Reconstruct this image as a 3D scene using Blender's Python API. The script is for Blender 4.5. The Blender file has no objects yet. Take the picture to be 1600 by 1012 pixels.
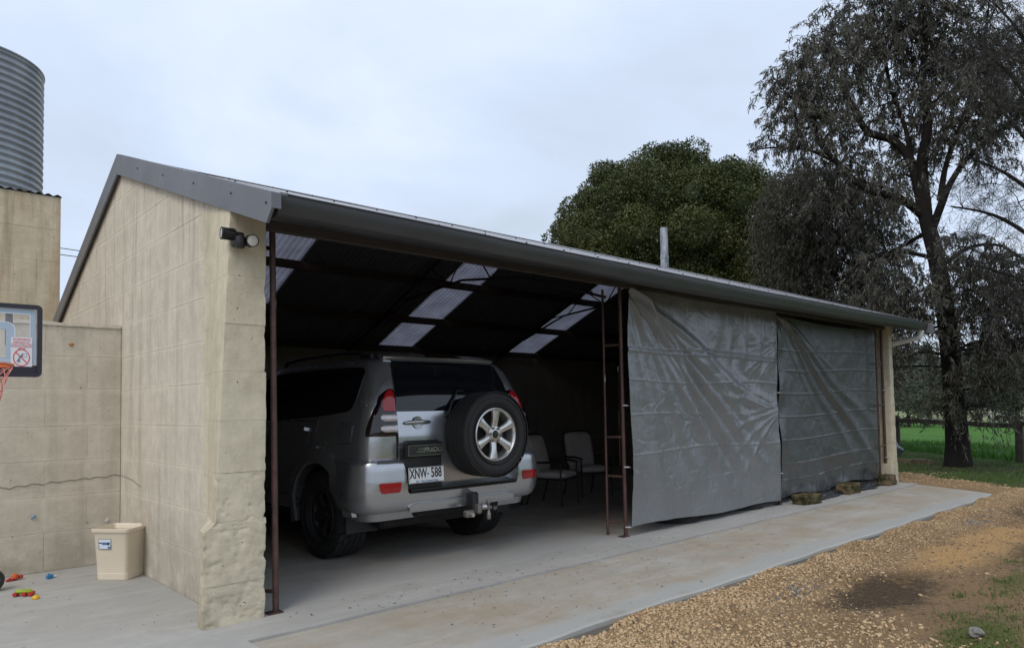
import bpy, math, random
import numpy as np
from mathutils import Vector, Matrix, noise as mnoise
from math import sin, cos, pi, radians as RAD

random.seed(7); rng = np.random.default_rng(7)
SC = bpy.context.scene; COL = SC.collection

# ------------------------------------------------------------------ camera
cam_d = bpy.data.cameras.new('camera'); cam = bpy.data.objects.new('camera', cam_d); COL.objects.link(cam)
cam_d.sensor_width = 36.0; cam_d.lens = 1118/1600*36; cam_d.shift_y = 84/1600
cam_d.clip_start = .05; cam_d.clip_end = 3000
yaw, pit, rol = RAD(47.45), RAD(2.35), RAD(-0.85)
f = Vector((cos(yaw)*cos(pit), sin(yaw)*cos(pit), sin(pit)))
r = Vector((sin(yaw), -cos(yaw), 0)); u = r.cross(f)
r2 = r*cos(rol) + u*sin(rol); u2 = -r*sin(rol) + u*cos(rol)
mw = Matrix((( r2.x, u2.x, -f.x, 0), (r2.y, u2.y, -f.y, 0), (r2.z, u2.z, -f.z, 1.36), (0, 0, 0, 1)))
cam.matrix_world = mw
SC.camera = cam

# ------------------------------------------------------------------ sky and sun
SUN_EL, SUN_AZ = 48, 205     # azimuth counted from +X towards +Y: behind and to the left of the viewer
world = bpy.data.worlds.new('World'); SC.world = world; world.use_nodes = True
wn, wl = world.node_tree.nodes, world.node_tree.links
wn.clear()
wo = wn.new('ShaderNodeOutputWorld'); bg = wn.new('ShaderNodeBackground')
sky = wn.new('ShaderNodeTexSky'); sky.sky_type = 'NISHITA'; sky.sun_disc = False
sky.sun_elevation = RAD(SUN_EL); sky.sun_rotation = RAD(90-SUN_AZ)
sky.air_density = 1.0; sky.dust_density = 2.0
tc = wn.new('ShaderNodeTexCoord'); sep = wn.new('ShaderNodeSeparateXYZ'); wl.new(tc.outputs['Generated'], sep.inputs[0])
def wmath(op, a, b=None, c=None):
    n = wn.new('ShaderNodeMath'); n.operation = op
    for i, v in enumerate((a, b, c)):
        if v is None: continue
        if isinstance(v, (int, float)): n.inputs[i].default_value = v
        else: wl.new(v, n.inputs[i])
    return n.outputs[0]
zz = wmath('ADD', wmath('MAXIMUM', sep.outputs[2], 0.0), .22)
cmb = wn.new('ShaderNodeCombineXYZ')
wl.new(wmath('DIVIDE', sep.outputs[0], zz), cmb.inputs[0]); wl.new(wmath('DIVIDE', sep.outputs[1], zz), cmb.inputs[1])
cmb.inputs[2].default_value = .4
nz = wn.new('ShaderNodeTexNoise'); nz.inputs['Scale'].default_value = 1.25; nz.inputs['Detail'].default_value = 6; nz.inputs['Roughness'].default_value = .52
nz.inputs['Distortion'].default_value = .35
wl.new(cmb.outputs[0], nz.inputs['Vector'])
nz2 = wn.new('ShaderNodeTexNoise'); nz2.inputs['Scale'].default_value = .55; nz2.inputs['Detail'].default_value = 3
mp = wn.new('ShaderNodeMapping'); mp.inputs['Location'].default_value = (3.3, 1.7, 0); wl.new(cmb.outputs[0], mp.inputs[0]); wl.new(mp.outputs[0], nz2.inputs['Vector'])
cr = wn.new('ShaderNodeValToRGB')
cr.color_ramp.elements[0].position = .36; cr.color_ramp.elements[0].color = (4.5, 5.15, 6.1, 1)
cr.color_ramp.elements[1].position = .62; cr.color_ramp.elements[1].color = (6.5, 7.2, 8.4, 1)
e = cr.color_ramp.elements.new(.5); e.color = (5.3, 6.15, 7.6, 1)
wl.new(wmath('ADD', wmath('MULTIPLY', nz.outputs['Fac'], .6), wmath('MULTIPLY', nz2.outputs['Fac'], .4)), cr.inputs[0])
mx = wn.new('ShaderNodeMix'); mx.data_type = 'RGBA'; mx.inputs[0].default_value = .93
wl.new(sky.outputs[0], mx.inputs[6]); wl.new(cr.outputs[0], mx.inputs[7])
wl.new(mx.outputs[2], bg.inputs[0]); bg.inputs[1].default_value = 0.1
wl.new(bg.outputs[0], wo.inputs[0])

sun_d = bpy.data.lights.new('sun', 'SUN'); sun = bpy.data.objects.new('sun', sun_d); COL.objects.link(sun)
sun_d.energy = 1.15; sun_d.angle = RAD(30); sun_d.color = (1, .93, .84)
sd = Vector((cos(RAD(SUN_AZ))*cos(RAD(SUN_EL)), sin(RAD(SUN_AZ))*cos(RAD(SUN_EL)), sin(RAD(SUN_EL))))
sun.rotation_euler = sd.to_track_quat('Z', 'Y').to_euler()

SC.view_settings.view_transform = 'Standard'; SC.view_settings.look = 'None'
SC.view_settings.exposure = 0.45; SC.view_settings.gamma = 1; SC.view_settings.use_curve_mapping = False
SC.render.engine = 'CYCLES'
try:
    SC.cycles.use_denoising = True; SC.cycles.max_bounces = 8; SC.cycles.diffuse_bounces = 4; SC.cycles.transparent_max_bounces = 12
except Exception: pass

# ------------------------------------------------------------------ helpers
class MB:
    def __init__(s): s.v = []; s.f = []
    def add(s, v, f):
        o = len(s.v); s.v.extend([tuple(p) for p in v]); s.f.extend([tuple(i+o for i in q) for q in f]); return s
    def box(s, x0, x1, y0, y1, z0, z1, b=0.0):
        if b <= 0:
            v = [(x, y, z) for z in (z0, z1) for y in (y0, y1) for x in (x0, x1)]
            return s.add(v, [(0,2,3,1),(4,5,7,6),(0,1,5,4),(2,6,7,3),(0,4,6,2),(1,3,7,5)])
        c = ((x0+x1)/2, (y0+y1)/2, (z0+z1)/2); h = ((x1-x0)/2, (y1-y0)/2, (z1-z0)/2)
        b = min(b, min(h)*.9)
        v = []; idx = {}
        for sx in (-1, 1):
            for sy in (-1, 1):
                for sz in (-1, 1):
                    for ax in range(3):
                        q = [h[0]-b, h[1]-b, h[2]-b]; q[ax] = h[ax]
                        idx[(sx, sy, sz, ax)] = len(v); v.append((c[0]+sx*q[0], c[1]+sy*q[1], c[2]+sz*q[2]))
        F = []
        for ax in range(3):
            a1, a2 = [a for a in range(3) if a != ax]
            for sg in (-1, 1):
                loop = []
                for p, q in ((-1,-1),(1,-1),(1,1),(-1,1)):
                    k = [0,0,0]; k[ax] = sg; k[a1] = p; k[a2] = q; loop.append(idx[(*k, ax)])
                if (sg > 0) == (ax == 1): loop.reverse()
                F.append(tuple(loop))
        for ax in range(3):       # edges along ax
            a1, a2 = [a for a in range(3) if a != ax]
            for p in (-1, 1):
                for q in (-1, 1):
                    l = []
                    for sg in (-1, 1):
                        k = [0,0,0]; k[ax] = sg; k[a1] = p; k[a2] = q
                        l.append((idx[(*k, a1)], idx[(*k, a2)]))
                    F.append((l[0][0], l[0][1], l[1][1], l[1][0]))
        for sx in (-1, 1):
            for sy in (-1, 1):
                for sz in (-1, 1): F.append(tuple(idx[(sx, sy, sz, a)] for a in range(3)))
        return s.add(v, F)
    def tube(s, pts, rad, n=8, cap=True):
        pts = [Vector(p) for p in pts]; rr = rad if hasattr(rad, '__len__') else [rad]*len(pts)
        t = (pts[1]-pts[0]).normalized(); a = t.orthogonal().normalized()
        V = []; F = []
        for i, p in enumerate(pts):
            if i == 0: t = pts[1]-pts[0]
            elif i == len(pts)-1: t = pts[i]-pts[i-1]
            else: t = pts[i+1]-pts[i-1]
            t.normalize(); a = (a - t*a.dot(t)).normalized(); b = t.cross(a)
            for k in range(n):
                w = 2*pi*k/n; V.append(p + (a*cos(w)+b*sin(w))*rr[i])
        for i in range(len(pts)-1):
            for k in range(n):
                F.append((i*n+k, i*n+(k+1)%n, (i+1)*n+(k+1)%n, (i+1)*n+k))
        if cap: F.append(tuple(range(n-1, -1, -1))); F.append(tuple((len(pts)-1)*n+k for k in range(n)))
        return s.add(V, F)
    def lathe(s, prof, n=32, axis='y', c=(0,0,0), close=False, a0=0, a1=2*pi):
        # prof: list of (radius, height along axis)
        full = abs(a1-a0-2*pi) < 1e-6; m = n if full else n+1
        V = []
        for (R, h) in prof:
            for k in range(m):
                w = a0+(a1-a0)*k/n
                q = {'y': (R*cos(w), h, R*sin(w)), 'z': (R*cos(w), R*sin(w), h), 'x': (h, R*cos(w), R*sin(w))}[axis]
                V.append((q[0]+c[0], q[1]+c[1], q[2]+c[2]))
        F = []; P = len(prof)
        for i in range(P if close else P-1):
            j = (i+1) % P
            for k in range(n):
                k2 = (k+1) % m; F.append((i*m+k, i*m+k2, j*m+k2, j*m+k))
        return s.add(V, F)
    def prism(s, poly, axis, a, b):
        # poly in the two other axes (in order), extruded from a to b along axis
        n = len(poly)
        def q(p, h): return {'x': (h, p[0], p[1]), 'y': (p[0], h, p[1]), 'z': (p[0], p[1], h)}[axis]
        V = [q(p, a) for p in poly] + [q(p, b) for p in poly]
        F = [tuple(range(n-1, -1, -1)), tuple(range(n, 2*n))] + [(i, (i+1) % n, n+(i+1) % n, n+i) for i in range(n)]
        return s.add(V, F)
    def mesh(s, name, smooth=False, sharp=None):
        me = bpy.data.meshes.new(name); me.from_pydata([tuple(p) for p in s.v], [], s.f)
        if smooth:
            me.polygons.foreach_set('use_smooth', [True]*len(me.polygons))
            if sharp is not None:
                me.set_sharp_from_angle(angle=RAD(sharp))
        me.update(); return me
    def obj(s, name, mat, parent=None, smooth=False, sharp=40, fix=True, **kw):
        me = s.mesh(name, smooth, sharp)
        if fix and len(me.polygons) < 60000: fixn(me)
        return link(name, me, mat, parent, **kw)
import bmesh
def fixn(me):
    b = bmesh.new(); b.from_mesh(me); bmesh.ops.recalc_face_normals(b, faces=b.faces[:]); b.to_mesh(me); b.free()
def link(name, me, mat, parent=None, label=None, cat=None, group=None, kind=None):
    o = bpy.data.objects.new(name, me); COL.objects.link(o)
    if mat is not None and me is not None and not me.materials: me.materials.append(mat)
    if parent is not None: o.parent = parent
    if label: o['label'] = label
    if cat: o['category'] = cat
    if group: o['group'] = group
    if kind: o['kind'] = kind
    return o
def thing(name, label, cat, loc=(0,0,0), rz=0, group=None):
    o = link(name, None, None, None, label, cat, group)
    o.location = loc; o.rotation_euler = (0, 0, rz); o.empty_display_size = .2
    return o
def copy_tree(o, parent=None):
    c = o.copy(); COL.objects.link(c); c.parent = parent
    for ch in [x for x in SC.objects if x.parent == o]: copy_tree(ch, c)
    return c
def raw_mesh(name, V, F):
    """fast mesh from numpy arrays; F is (n,k)"""
    me = bpy.data.meshes.new(name); n, k = F.shape
    me.vertices.add(len(V)); me.vertices.foreach_set('co', np.ascontiguousarray(V, dtype=np.float32).ravel())
    me.loops.add(n*k); me.loops.foreach_set('vertex_index', np.ascontiguousarray(F, dtype=np.int32).ravel())
    me.polygons.add(n); me.polygons.foreach_set('loop_start', np.arange(0, n*k, k, dtype=np.int32))
    me.update(calc_edges=True); me.validate(); return me

# ------------------------------------------------------------------ materials
class Nd:
    def __init__(s, name):
        s.m = bpy.data.materials.new(name); s.m.use_nodes = True; s.t = s.m.node_tree; s.n = s.t.nodes; s.l = s.t.links
        s.b = s.n['Principled BSDF']; s.tc = s.n.new('ShaderNodeTexCoord'); s.out = s.n['Material Output']
        s.src = s.tc.outputs['Object']
    def inp(s, node, key, v):
        if isinstance(v, (int, float, tuple, list)):
            if isinstance(v, (tuple, list)) and len(v) == 3 and node.inputs[key].type == 'RGBA': v = (*v, 1)
            node.inputs[key].default_value = v
        else: s.l.new(v, node.inputs[key])
    def geo(s): return s.n.new('ShaderNodeNewGeometry').outputs['Position']
    def map(s, scale=(1,1,1), loc=(0,0,0), rot=(0,0,0), src=None):
        m = s.n.new('ShaderNodeMapping'); m.inputs['Scale'].default_value = scale; m.inputs['Location'].default_value = loc; m.inputs['Rotation'].default_value = rot
        s.l.new(src or s.src, m.inputs[0]); return m.outputs[0]
    def noise(s, scale, detail=4, rough=.55, vec=None, dist=0):
        n = s.n.new('ShaderNodeTexNoise'); n.inputs['Scale'].default_value = scale; n.inputs['Detail'].default_value = detail
        n.inputs['Roughness'].default_value = rough; n.inputs['Distortion'].default_value = dist
        s.l.new(vec or s.src, n.inputs['Vector']); return n.outputs['Fac']
    def vor(s, scale, feat='F1', vec=None, out='Distance'):
        n = s.n.new('ShaderNodeTexVoronoi'); n.inputs['Scale'].default_value = scale; n.feature = feat
        s.l.new(vec or s.src, n.inputs['Vector']); return n.outputs[out]
    def ramp(s, fac, stops):
        n = s.n.new('ShaderNodeValToRGB'); els = n.color_ramp.elements
        while len(els) < len(stops): els.new(.5)
        for e_, (p, c) in zip(els, stops):
            e_.position = p; e_.color = (*c, 1) if hasattr(c, '__len__') else (c, c, c, 1)
        s.l.new(fac, n.inputs[0]); return n.outputs[0]
    def mix(s, fac, a, b, mode='MIX'):
        n = s.n.new('ShaderNodeMix'); n.data_type = 'RGBA'; n.blend_type = mode
        s.inp(n, 0, fac); s.inp(n, 6, a); s.inp(n, 7, b); return n.outputs[2]
    def math(s, op, a, b=None, c=None, clamp=False):
        n = s.n.new('ShaderNodeMath'); n.operation = op; n.use_clamp = clamp
        for i, v in enumerate((a, b, c)):
            if v is not None: s.inp(n, i, v)
        return n.outputs[0]
    def sep(s, vec=None):
        n = s.n.new('ShaderNodeSeparateXYZ'); s.l.new(vec or s.src, n.inputs[0]); return n.outputs
    def bump(s, h, strength=.3, dist=.02, chain=None):
        n = s.n.new('ShaderNodeBump'); n.inputs['Strength'].default_value = strength; n.inputs['Distance'].default_value = dist
        s.l.new(h, n.inputs['Height'])
        if chain is not None: s.l.new(chain, n.inputs['Normal'])
        return n.outputs[0]
    def done(s, color=None, rough=None, metal=None, normal=None, spec=None, **kw):
        if color is not None: s.inp(s.b, 'Base Color', color)
        if rough is not None: s.inp(s.b, 'Roughness', rough)
        if metal is not None: s.inp(s.b, 'Metallic', metal)
        if spec is not None: s.inp(s.b, 'Specular IOR Level', spec)
        if normal is not None: s.l.new(normal, s.b.inputs['Normal'])
        for k, v in kw.items(): s.inp(s.b, k.replace('_', ' '), v)
        return s.m
def plain(name, col, rough=.5, metal=0, spec=.5, var=.12, scale=30, bump=.0):
    N = Nd(name); nf = N.noise(scale, 4)
    c = N.mix(nf, tuple(x*(1-var) for x in col), tuple(min(1, x*(1+var)) for x in col))
    rr = N.ramp(N.noise(scale*.6, 3), [(.3, max(0, rough-.07)), (.7, min(1, rough+.07))])
    nrm = N.bump(N.noise(scale*3, 5), bump, .004) if bump else None
    return N.done(c, rr, metal, nrm, spec)

def wall_mat(name, c1, c2, stain, streak=1.0, rust=0, joint=None):
    N = Nd(name); g = N.geo()
    big = N.noise(1.6, 5, .6, g); med = N.noise(9, 6, .65, g); fine = N.noise(70, 6, .7, g)
    col = N.mix(N.ramp(big, [(.3, 0), (.7, 1)]), c1, c2)
    col = N.mix(N.math('MULTIPLY', N.ramp(med, [(.42, 0), (.72, 1)]), .45), col, tuple(x*1.25 for x in c2))
    col = N.mix(N.math('MULTIPLY', N.ramp(N.noise(5, 7, .7, N.map((1, 1, .35), src=g)), [(.52, 0), (.75, 1)]), .5), col, stain)
    st = N.ramp(N.noise(6.5, 5, .6, N.map((1, 1, .06), src=g)), [(.5, 0), (.72, 1)])        # runs down from the roof
    zc = N.sep(g)[2]
    col = N.mix(N.math('MULTIPLY', st, .55*streak), col, stain)
    st2 = N.ramp(N.noise(16, 5, .6, N.map((1, 1, .05), src=g)), [(.58, 0), (.68, 1)])
    top = N.ramp(zc, [(.0, 0), (1, 1)])
    up = N.math('MULTIPLY', N.math('SUBTRACT', zc, 1.6, clamp=True), .8, clamp=True)
    col = N.mix(N.math('MULTIPLY', N.math('MULTIPLY', st2, up), .5*streak), col, tuple(x*.55 for x in stain))
    if joint:          # mortar smeared over the joints between the blocks
        ax, soff, L_, z0_, h_ = joint
        wobn = N.math('MULTIPLY', N.math('SUBTRACT', N.noise(3.5, 4, .6, g), .5), .05)
        zr = N.math('DIVIDE', N.math('SUBTRACT', N.math('ADD', zc, wobn), z0_), h_)
        ri = N.math('FLOOR', zr); fz = N.math('MULTIPLY', N.math('PINGPONG', zr, .5), h_)
        par = N.math('MULTIPLY', N.math('PINGPONG', N.math('ADD', ri, 101), 1), L_/2)
        sr = N.math('DIVIDE', N.math('ADD', N.math('SUBTRACT', N.math('ADD', N.sep(g)[ax], wobn), soff), par), L_)
        fs = N.math('MULTIPLY', N.math('PINGPONG', N.math('ADD', sr, 50), .5), L_)
        dj = N.math('MINIMUM', fz, N.math('MULTIPLY', fs, 1.3))
        jm_ = N.math('MULTIPLY', N.ramp(dj, [(.010, 1), (.042, 0)]), N.ramp(N.noise(3, 5, .6, g), [(.3, .15), (.6, 1)]))
        col = N.mix(N.math('MULTIPLY', jm_, .33), col, tuple(min(.8, x*1.18+.02) for x in c2))
    lo = N.math('SUBTRACT', .55, zc, clamp=True)
    col = N.mix(N.math('MULTIPLY', N.math('MULTIPLY', lo, 1.3, clamp=True), N.ramp(N.noise(4, 5, .6, g), [(.35, 0), (.6, 1)])), col, tuple(x*.9 for x in stain))
    pits = N.ramp(N.noise(38, 3, .5, g), [(.245, 0), (.27, 1)])
    col = N.mix(pits, (.05, .045, .035), col)
    if rust:
        rr = N.ramp(N.noise(4.2, 4, .6, N.map((1, 1, .12), loc=(2, 0, 0), src=g)), [(.5, 0), (.7, 1)])
        col = N.mix(N.math('MULTIPLY', rr, .6), col, (.42, .25, .11))
    h = N.math('ADD', N.math('MULTIPLY', fine, .35), N.math('MULTIPLY', med, .9))
    h = N.math('ADD', h, N.math('MULTIPLY', N.noise(24, 4, .5, N.map((.35, .35, 1.6), src=g)), .15))
    n1 = N.bump(h, .45, .016); n2 = N.bump(pits, .6, .006, n1)
    return N.done(col, .92, 0, n2, .2)
M = {}
M['wall'] = wall_mat('rendered_block', (.50, .45, .365), (.59, .535, .44), (.35, .315, .25), 1.0, joint=(1, 5.22-.23, .65, .34-.305, .305))
M['wall_low'] = wall_mat('rendered_garden_block', (.50, .45, .36), (.58, .525, .43), (.34, .30, .235), .8, joint=(0, -4.5-.13, .65, .02, .309))
M['pillar'] = wall_mat('limestone_pillar', (.50, .45, .33), (.60, .54, .41), (.35, .30, .21), .7)
M['tower'] = wall_mat('tower_block', (.55, .46, .31), (.64, .55, .39), (.32, .25, .16), 1.2, rust=1)
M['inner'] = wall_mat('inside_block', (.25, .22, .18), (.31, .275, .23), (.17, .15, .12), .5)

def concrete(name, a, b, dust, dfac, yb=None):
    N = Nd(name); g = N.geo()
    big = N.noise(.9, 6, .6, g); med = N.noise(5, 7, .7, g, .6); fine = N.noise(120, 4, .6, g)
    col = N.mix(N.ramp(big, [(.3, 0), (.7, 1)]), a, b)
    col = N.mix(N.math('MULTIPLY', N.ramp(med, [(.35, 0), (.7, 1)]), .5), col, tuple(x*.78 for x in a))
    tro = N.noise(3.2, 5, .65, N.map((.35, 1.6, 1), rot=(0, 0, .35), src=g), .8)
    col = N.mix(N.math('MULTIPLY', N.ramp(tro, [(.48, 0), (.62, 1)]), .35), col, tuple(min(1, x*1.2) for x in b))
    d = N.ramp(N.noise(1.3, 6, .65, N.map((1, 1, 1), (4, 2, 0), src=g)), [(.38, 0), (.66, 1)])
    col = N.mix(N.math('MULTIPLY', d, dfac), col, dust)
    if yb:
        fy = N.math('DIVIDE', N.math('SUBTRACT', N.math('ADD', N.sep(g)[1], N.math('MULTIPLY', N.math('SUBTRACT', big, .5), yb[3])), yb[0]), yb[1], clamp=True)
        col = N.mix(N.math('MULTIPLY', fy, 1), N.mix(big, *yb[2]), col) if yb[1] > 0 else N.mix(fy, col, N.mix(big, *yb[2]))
    sc_ = N.ramp(N.noise(7, 6, .75, N.map((.25, 2.2, 1), rot=(0, 0, -.5), src=g), 1.5), [(.60, 0), (.66, 1)])
    col = N.mix(N.math('MULTIPLY', sc_, .3), col, tuple(x*.7 for x in a))
    oil = N.ramp(N.noise(1.1, 5, .7, N.map((1, 1, 1), (7, 3, 0), src=g)), [(.60, 0), (.70, 1)])
    col = N.mix(N.math('MULTIPLY', oil, .35), col, tuple(x*.55 for x in dust))
    sp = N.ramp(N.noise(60, 2, .5, g), [(.70, 0), (.74, 1)])
    col = N.mix(N.math('MULTIPLY', sp, .5), col, (.12, .085, .06))
    col = N.mix(N.math('MULTIPLY', fine, .18), col, (.2, .2, .19))
    n = N.bump(N.math('ADD', N.math('MULTIPLY', fine, .3), N.math('MULTIPLY', tro, 1.0)), .35, .01)
    return N.done(col, N.ramp(med, [(.3, .62), (.7, .85)]), 0, n, .35)
M['yard'] = concrete('yard_concrete', (.39, .38, .36), (.45, .44, .415), (.36, .34, .30), .4)
M['apron'] = concrete('apron_concrete', (.40, .375, .325), (.47, .445, .395), (.34, .265, .175), .75, (3.30, -.12, ((.36, .355, .33), (.43, .425, .395)), .4))
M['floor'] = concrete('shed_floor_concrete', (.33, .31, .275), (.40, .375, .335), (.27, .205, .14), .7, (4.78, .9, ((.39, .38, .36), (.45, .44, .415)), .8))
M['slab_edge'] = concrete('slab_edge_concrete', (.07, .065, .055), (.11, .10, .085), (.2, .15, .09), .5)

M['roof'] = plain('roof_steel_grey', (.30, .30, .315), .42, .0, .5, .08, 6)
M['roof_under'] = plain('darkened_roof_sheet', (.12, .125, .145), .5, .0, .4, .2, 6)  # roof steel copied darker for the rear sheets, so the ceiling inside stays dim
M['barge'] = plain('barge_steel_grey', (.125, .13, .145), .42, .0, .5, .07, 5)
M['gutter'] = plain('gutter_steel', (.042, .043, .046), .4, .0, .5, .25, 4)
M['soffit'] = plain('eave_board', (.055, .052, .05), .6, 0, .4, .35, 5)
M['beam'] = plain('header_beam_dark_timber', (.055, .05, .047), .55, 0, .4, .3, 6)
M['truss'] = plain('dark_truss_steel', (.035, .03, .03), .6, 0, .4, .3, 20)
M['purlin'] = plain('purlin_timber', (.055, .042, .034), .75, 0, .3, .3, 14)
N = Nd('skylight_sheet')
tl = N.n.new('ShaderNodeBsdfTranslucent'); ms = N.n.new('ShaderNodeMixShader')
dirt = N.mix(N.ramp(N.noise(3, 6, .6), [(.35, 0), (.7, 1)]), (.20, .20, .24), (.11, .11, .135))
N.l.new(dirt, tl.inputs[0]); N.done((.45, .45, .48), .4); ms.inputs[0].default_value = .62
N.l.new(N.b.outputs[0], ms.inputs[1]); N.l.new(tl.outputs[0], ms.inputs[2]); N.l.new(ms.outputs[0], N.out.inputs[0]); M['skylight'] = N.m

N = Nd('galvanised_tank'); g = N.geo()
M['tank'] = N.done(N.mix(N.ramp(N.noise(3, 6, .7, N.map((1, 1, .3), src=g)), [(.3, 0), (.7, 1)]), (.20, .22, .235), (.36, .38, .395)), .42, .3, None, .5)
N = Nd('weathered_flue'); g = N.geo()
M['flue'] = N.done(N.mix(N.ramp(N.noise(9, 6, .7, N.map((1, 1, .3), src=g)), [(.4, 0), (.55, 1)]), (.13, .14, .155), (.34, .37, .41)), .5, .3)
N = Nd('rusty_pipe'); g = N.geo()
c = N.mix(N.ramp(N.noise(12, 5, .6, g), [(.35, 0), (.7, 1)]), (.055, .032, .027), (.115, .06, .047))
c = N.mix(N.ramp(N.noise(18, 3, .5, N.map((1, 1, .25), src=g)), [(.69, 0), (.71, 1)]), c, (.45, .42, .38))
M['pipe'] = N.done(c, .55, .2, N.bump(N.noise(60, 4, .6, g), .2, .003))
M['white'] = plain('white_pvc', (.66, .67, .67), .4)
M['black'] = plain('black_plastic', (.018, .018, .02), .42)
M['lens'] = plain('frosted_lamp_lens', (.62, .62, .60), .35, bump=.1)
M['clip'] = plain('pale_clip', (.5, .5, .5), .4)

def tarp_mat(name, base, rough):
    N = Nd(name); g = N.geo()
    c = N.mix(N.noise(2.2, 5, .6, g), tuple(x*.8 for x in base), tuple(x*1.2 for x in base))
    weave = N.math('MULTIPLY', N.noise(9, 5, .6, N.map((1, 1, 1.3), src=g)), .9)
    cr_ = N.ramp(N.vor(5.5, 'DISTANCE_TO_EDGE', N.map((1, 1, 1), src=g)), [(0, 0), (.1, 1)])
    sh = N.noise(3.5, 6, .65, N.map((1, 1, 1), rot=(0, .7, 0), src=g), 1.4)
    n = N.bump(N.math('ADD', N.math('MULTIPLY', weave, 1), N.math('MULTIPLY', sh, 1.5)), .40, .012)
    n = N.bump(cr_, .06, .004, n)
    return N.done(c, N.ramp(N.noise(4, 4, .6, g), [(.3, rough-.08), (.7, rough+.1)]), 0, n, .8)
M['tarp'] = tarp_mat('silver_grey_tarpaulin', (.17, .18, .188), .24)
M['tarp2'] = tarp_mat('dull_grey_tarpaulin', (.068, .074, .077), .33)
M['tarp3'] = tarp_mat('blue_grey_tarpaulin', (.07, .08, .10), .38)
M['poly'] = plain('black_polythene', (.012, .012, .014), .3, bump=.6, scale=9)
# ------------------------------------------------------------------ ground
def zg(x, y):      # height of the natural ground
    x = np.asarray(x, float); y = np.asarray(y, float)
    base = -.075 + .0*x
    near = np.clip((x-11)/4, 0, 1)
    z = base + near*.05 + .032*np.exp(-((3.03-y)/.28)**2)*(y < 3.4)*(x < 13)*(x > 1.8)
    d = np.clip((3.03-y)/1.2, 0, 1)
    z = z + d*.03*np.sin(x*1.3+.5)*np.cos(y*1.1) * (x < 30)
    z = z + .012*np.sin(x*4.1+y*3.3) + .01*np.sin(x*7.3-y*5.1+1)
    # slow rise of the far pasture
    r_ = np.hypot(x, y); z = z + np.clip((r_-26)/60, 0, 1)*.0
    return z
def grid_sheet(name, xs, ys, zf, mat, **kw):
    X, Y = np.meshgrid(xs, ys); V = np.stack([X.ravel(), Y.ravel(), np.broadcast_to(zf(X, Y), X.shape).ravel()], 1)
    nx, ny = len(xs), len(ys); i = np.arange(nx*ny).reshape(ny, nx)
    F = np.stack([i[:-1, :-1].ravel(), i[:-1, 1:].ravel(), i[1:, 1:].ravel(), i[1:, :-1].ravel()], 1)
    me = raw_mesh(name, V, F); me.polygons.foreach_set('use_smooth', [True]*len(me.polygons))
    return link(name, me, mat, **kw)
N = Nd('ground'); g = N.geo(); s_ = N.sep(g)
wob = N.math('MULTIPLY', N.math('SUBTRACT', N.noise(.9, 5, .7, g), .5), 1.5)
# gravel and bare earth
gr = N.mix(N.noise(3, 6, .7, g), (.30, .19, .092), (.43, .285, .15))
gr = N.mix(N.ramp(N.vor(38, 'F1', g), [(.1, 1), (.5, 0)]), gr, (.47, .36, .24))
gr = N.mix(N.math('MULTIPLY', N.ramp(N.noise(45, 5, .7, g), [(.35, 1), (.6, 0)]), .7), gr, (.13, .085, .045))
dmask = N.ramp(N.math('ADD', N.noise(.75, 6, .7, N.map((1, 1, 1), (1.3, .4, 0), src=g)), N.math('MULTIPLY', N.noise(7, 5, .7, g), .25)), [(.57, 0), (.68, 1)])
def blob(cx, cy, rx, ry, rot=0, amp=.9):
    v = N.map((1, 1, 0), (-cx, -cy, 0), src=g); vm = N.n.new('ShaderNodeMapping'); vm.vector_type = 'POINT'
    vm.inputs['Rotation'].default_value = (0, 0, rot); vm.inputs['Scale'].default_value = (1/rx, 1/ry, 0)
    N.l.new(v, vm.inputs[0]); ln = N.n.new('ShaderNodeVectorMath'); ln.operation = 'LENGTH'; N.l.new(vm.outputs[0], ln.inputs[0])
    dd = N.math('ADD', ln.outputs['Value'], N.math('MULTIPLY', N.math('SUBTRACT', N.noise(2.2, 6, .75, g), .5), 1.7))
    dd = N.math('ADD', dd, N.math('MULTIPLY', N.math('SUBTRACT', N.noise(15, 5, .8, g), .5), 1.5))
    return N.ramp(dd, [(.55, amp), (1.15, 0)])
dark = N.mix(N.noise(20, 6, .7, g), (.045, .032, .02), (.10, .072, .045))
brown = N.mix(N.noise(12, 6, .7, g), (.17, .11, .058), (.28, .185, .10))
gr = N.mix(blob(6.0, 1.5, 2.6, .95, .2), gr, brown)
gr = N.mix(N.math('MULTIPLY', dmask, .55), gr, brown)
gr = N.mix(blob(5.9, 2.15, 1.05, .30, .1, .95), gr, dark)
gr = N.mix(blob(9.3, 1.6, 2.0, .4, .1, .8), gr, dark)
gr = N.mix(blob(11.5, 2.2, 1.6, .5, .1, .7), gr, dark)
yel = N.mix(N.noise(14, 6, .7, g), (.42, .25, .10), (.54, .335, .15))
gr = N.mix(blob(8.2, 2.15, 2.0, .33, -.05, .8), gr, yel)
gn = N.mix(N.noise(30, 4, .7, g), (.035, .065, .012), (.085, .12, .03))
gr = N.mix(blob(5.0, 1.35, .55, .25, .4, .75), gr, gn)
gr = N.mix(blob(6.9, 1.5, .6, .2, .4, .6), gr, gn)
# lawn past the end of the slab: boundary line x*.851+y*.526 = 16.3
ln_ = N.math('ADD', N.math('ADD', N.math('MULTIPLY', s_[0], .851), N.math('MULTIPLY', s_[1], -.526)), wob)
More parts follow.
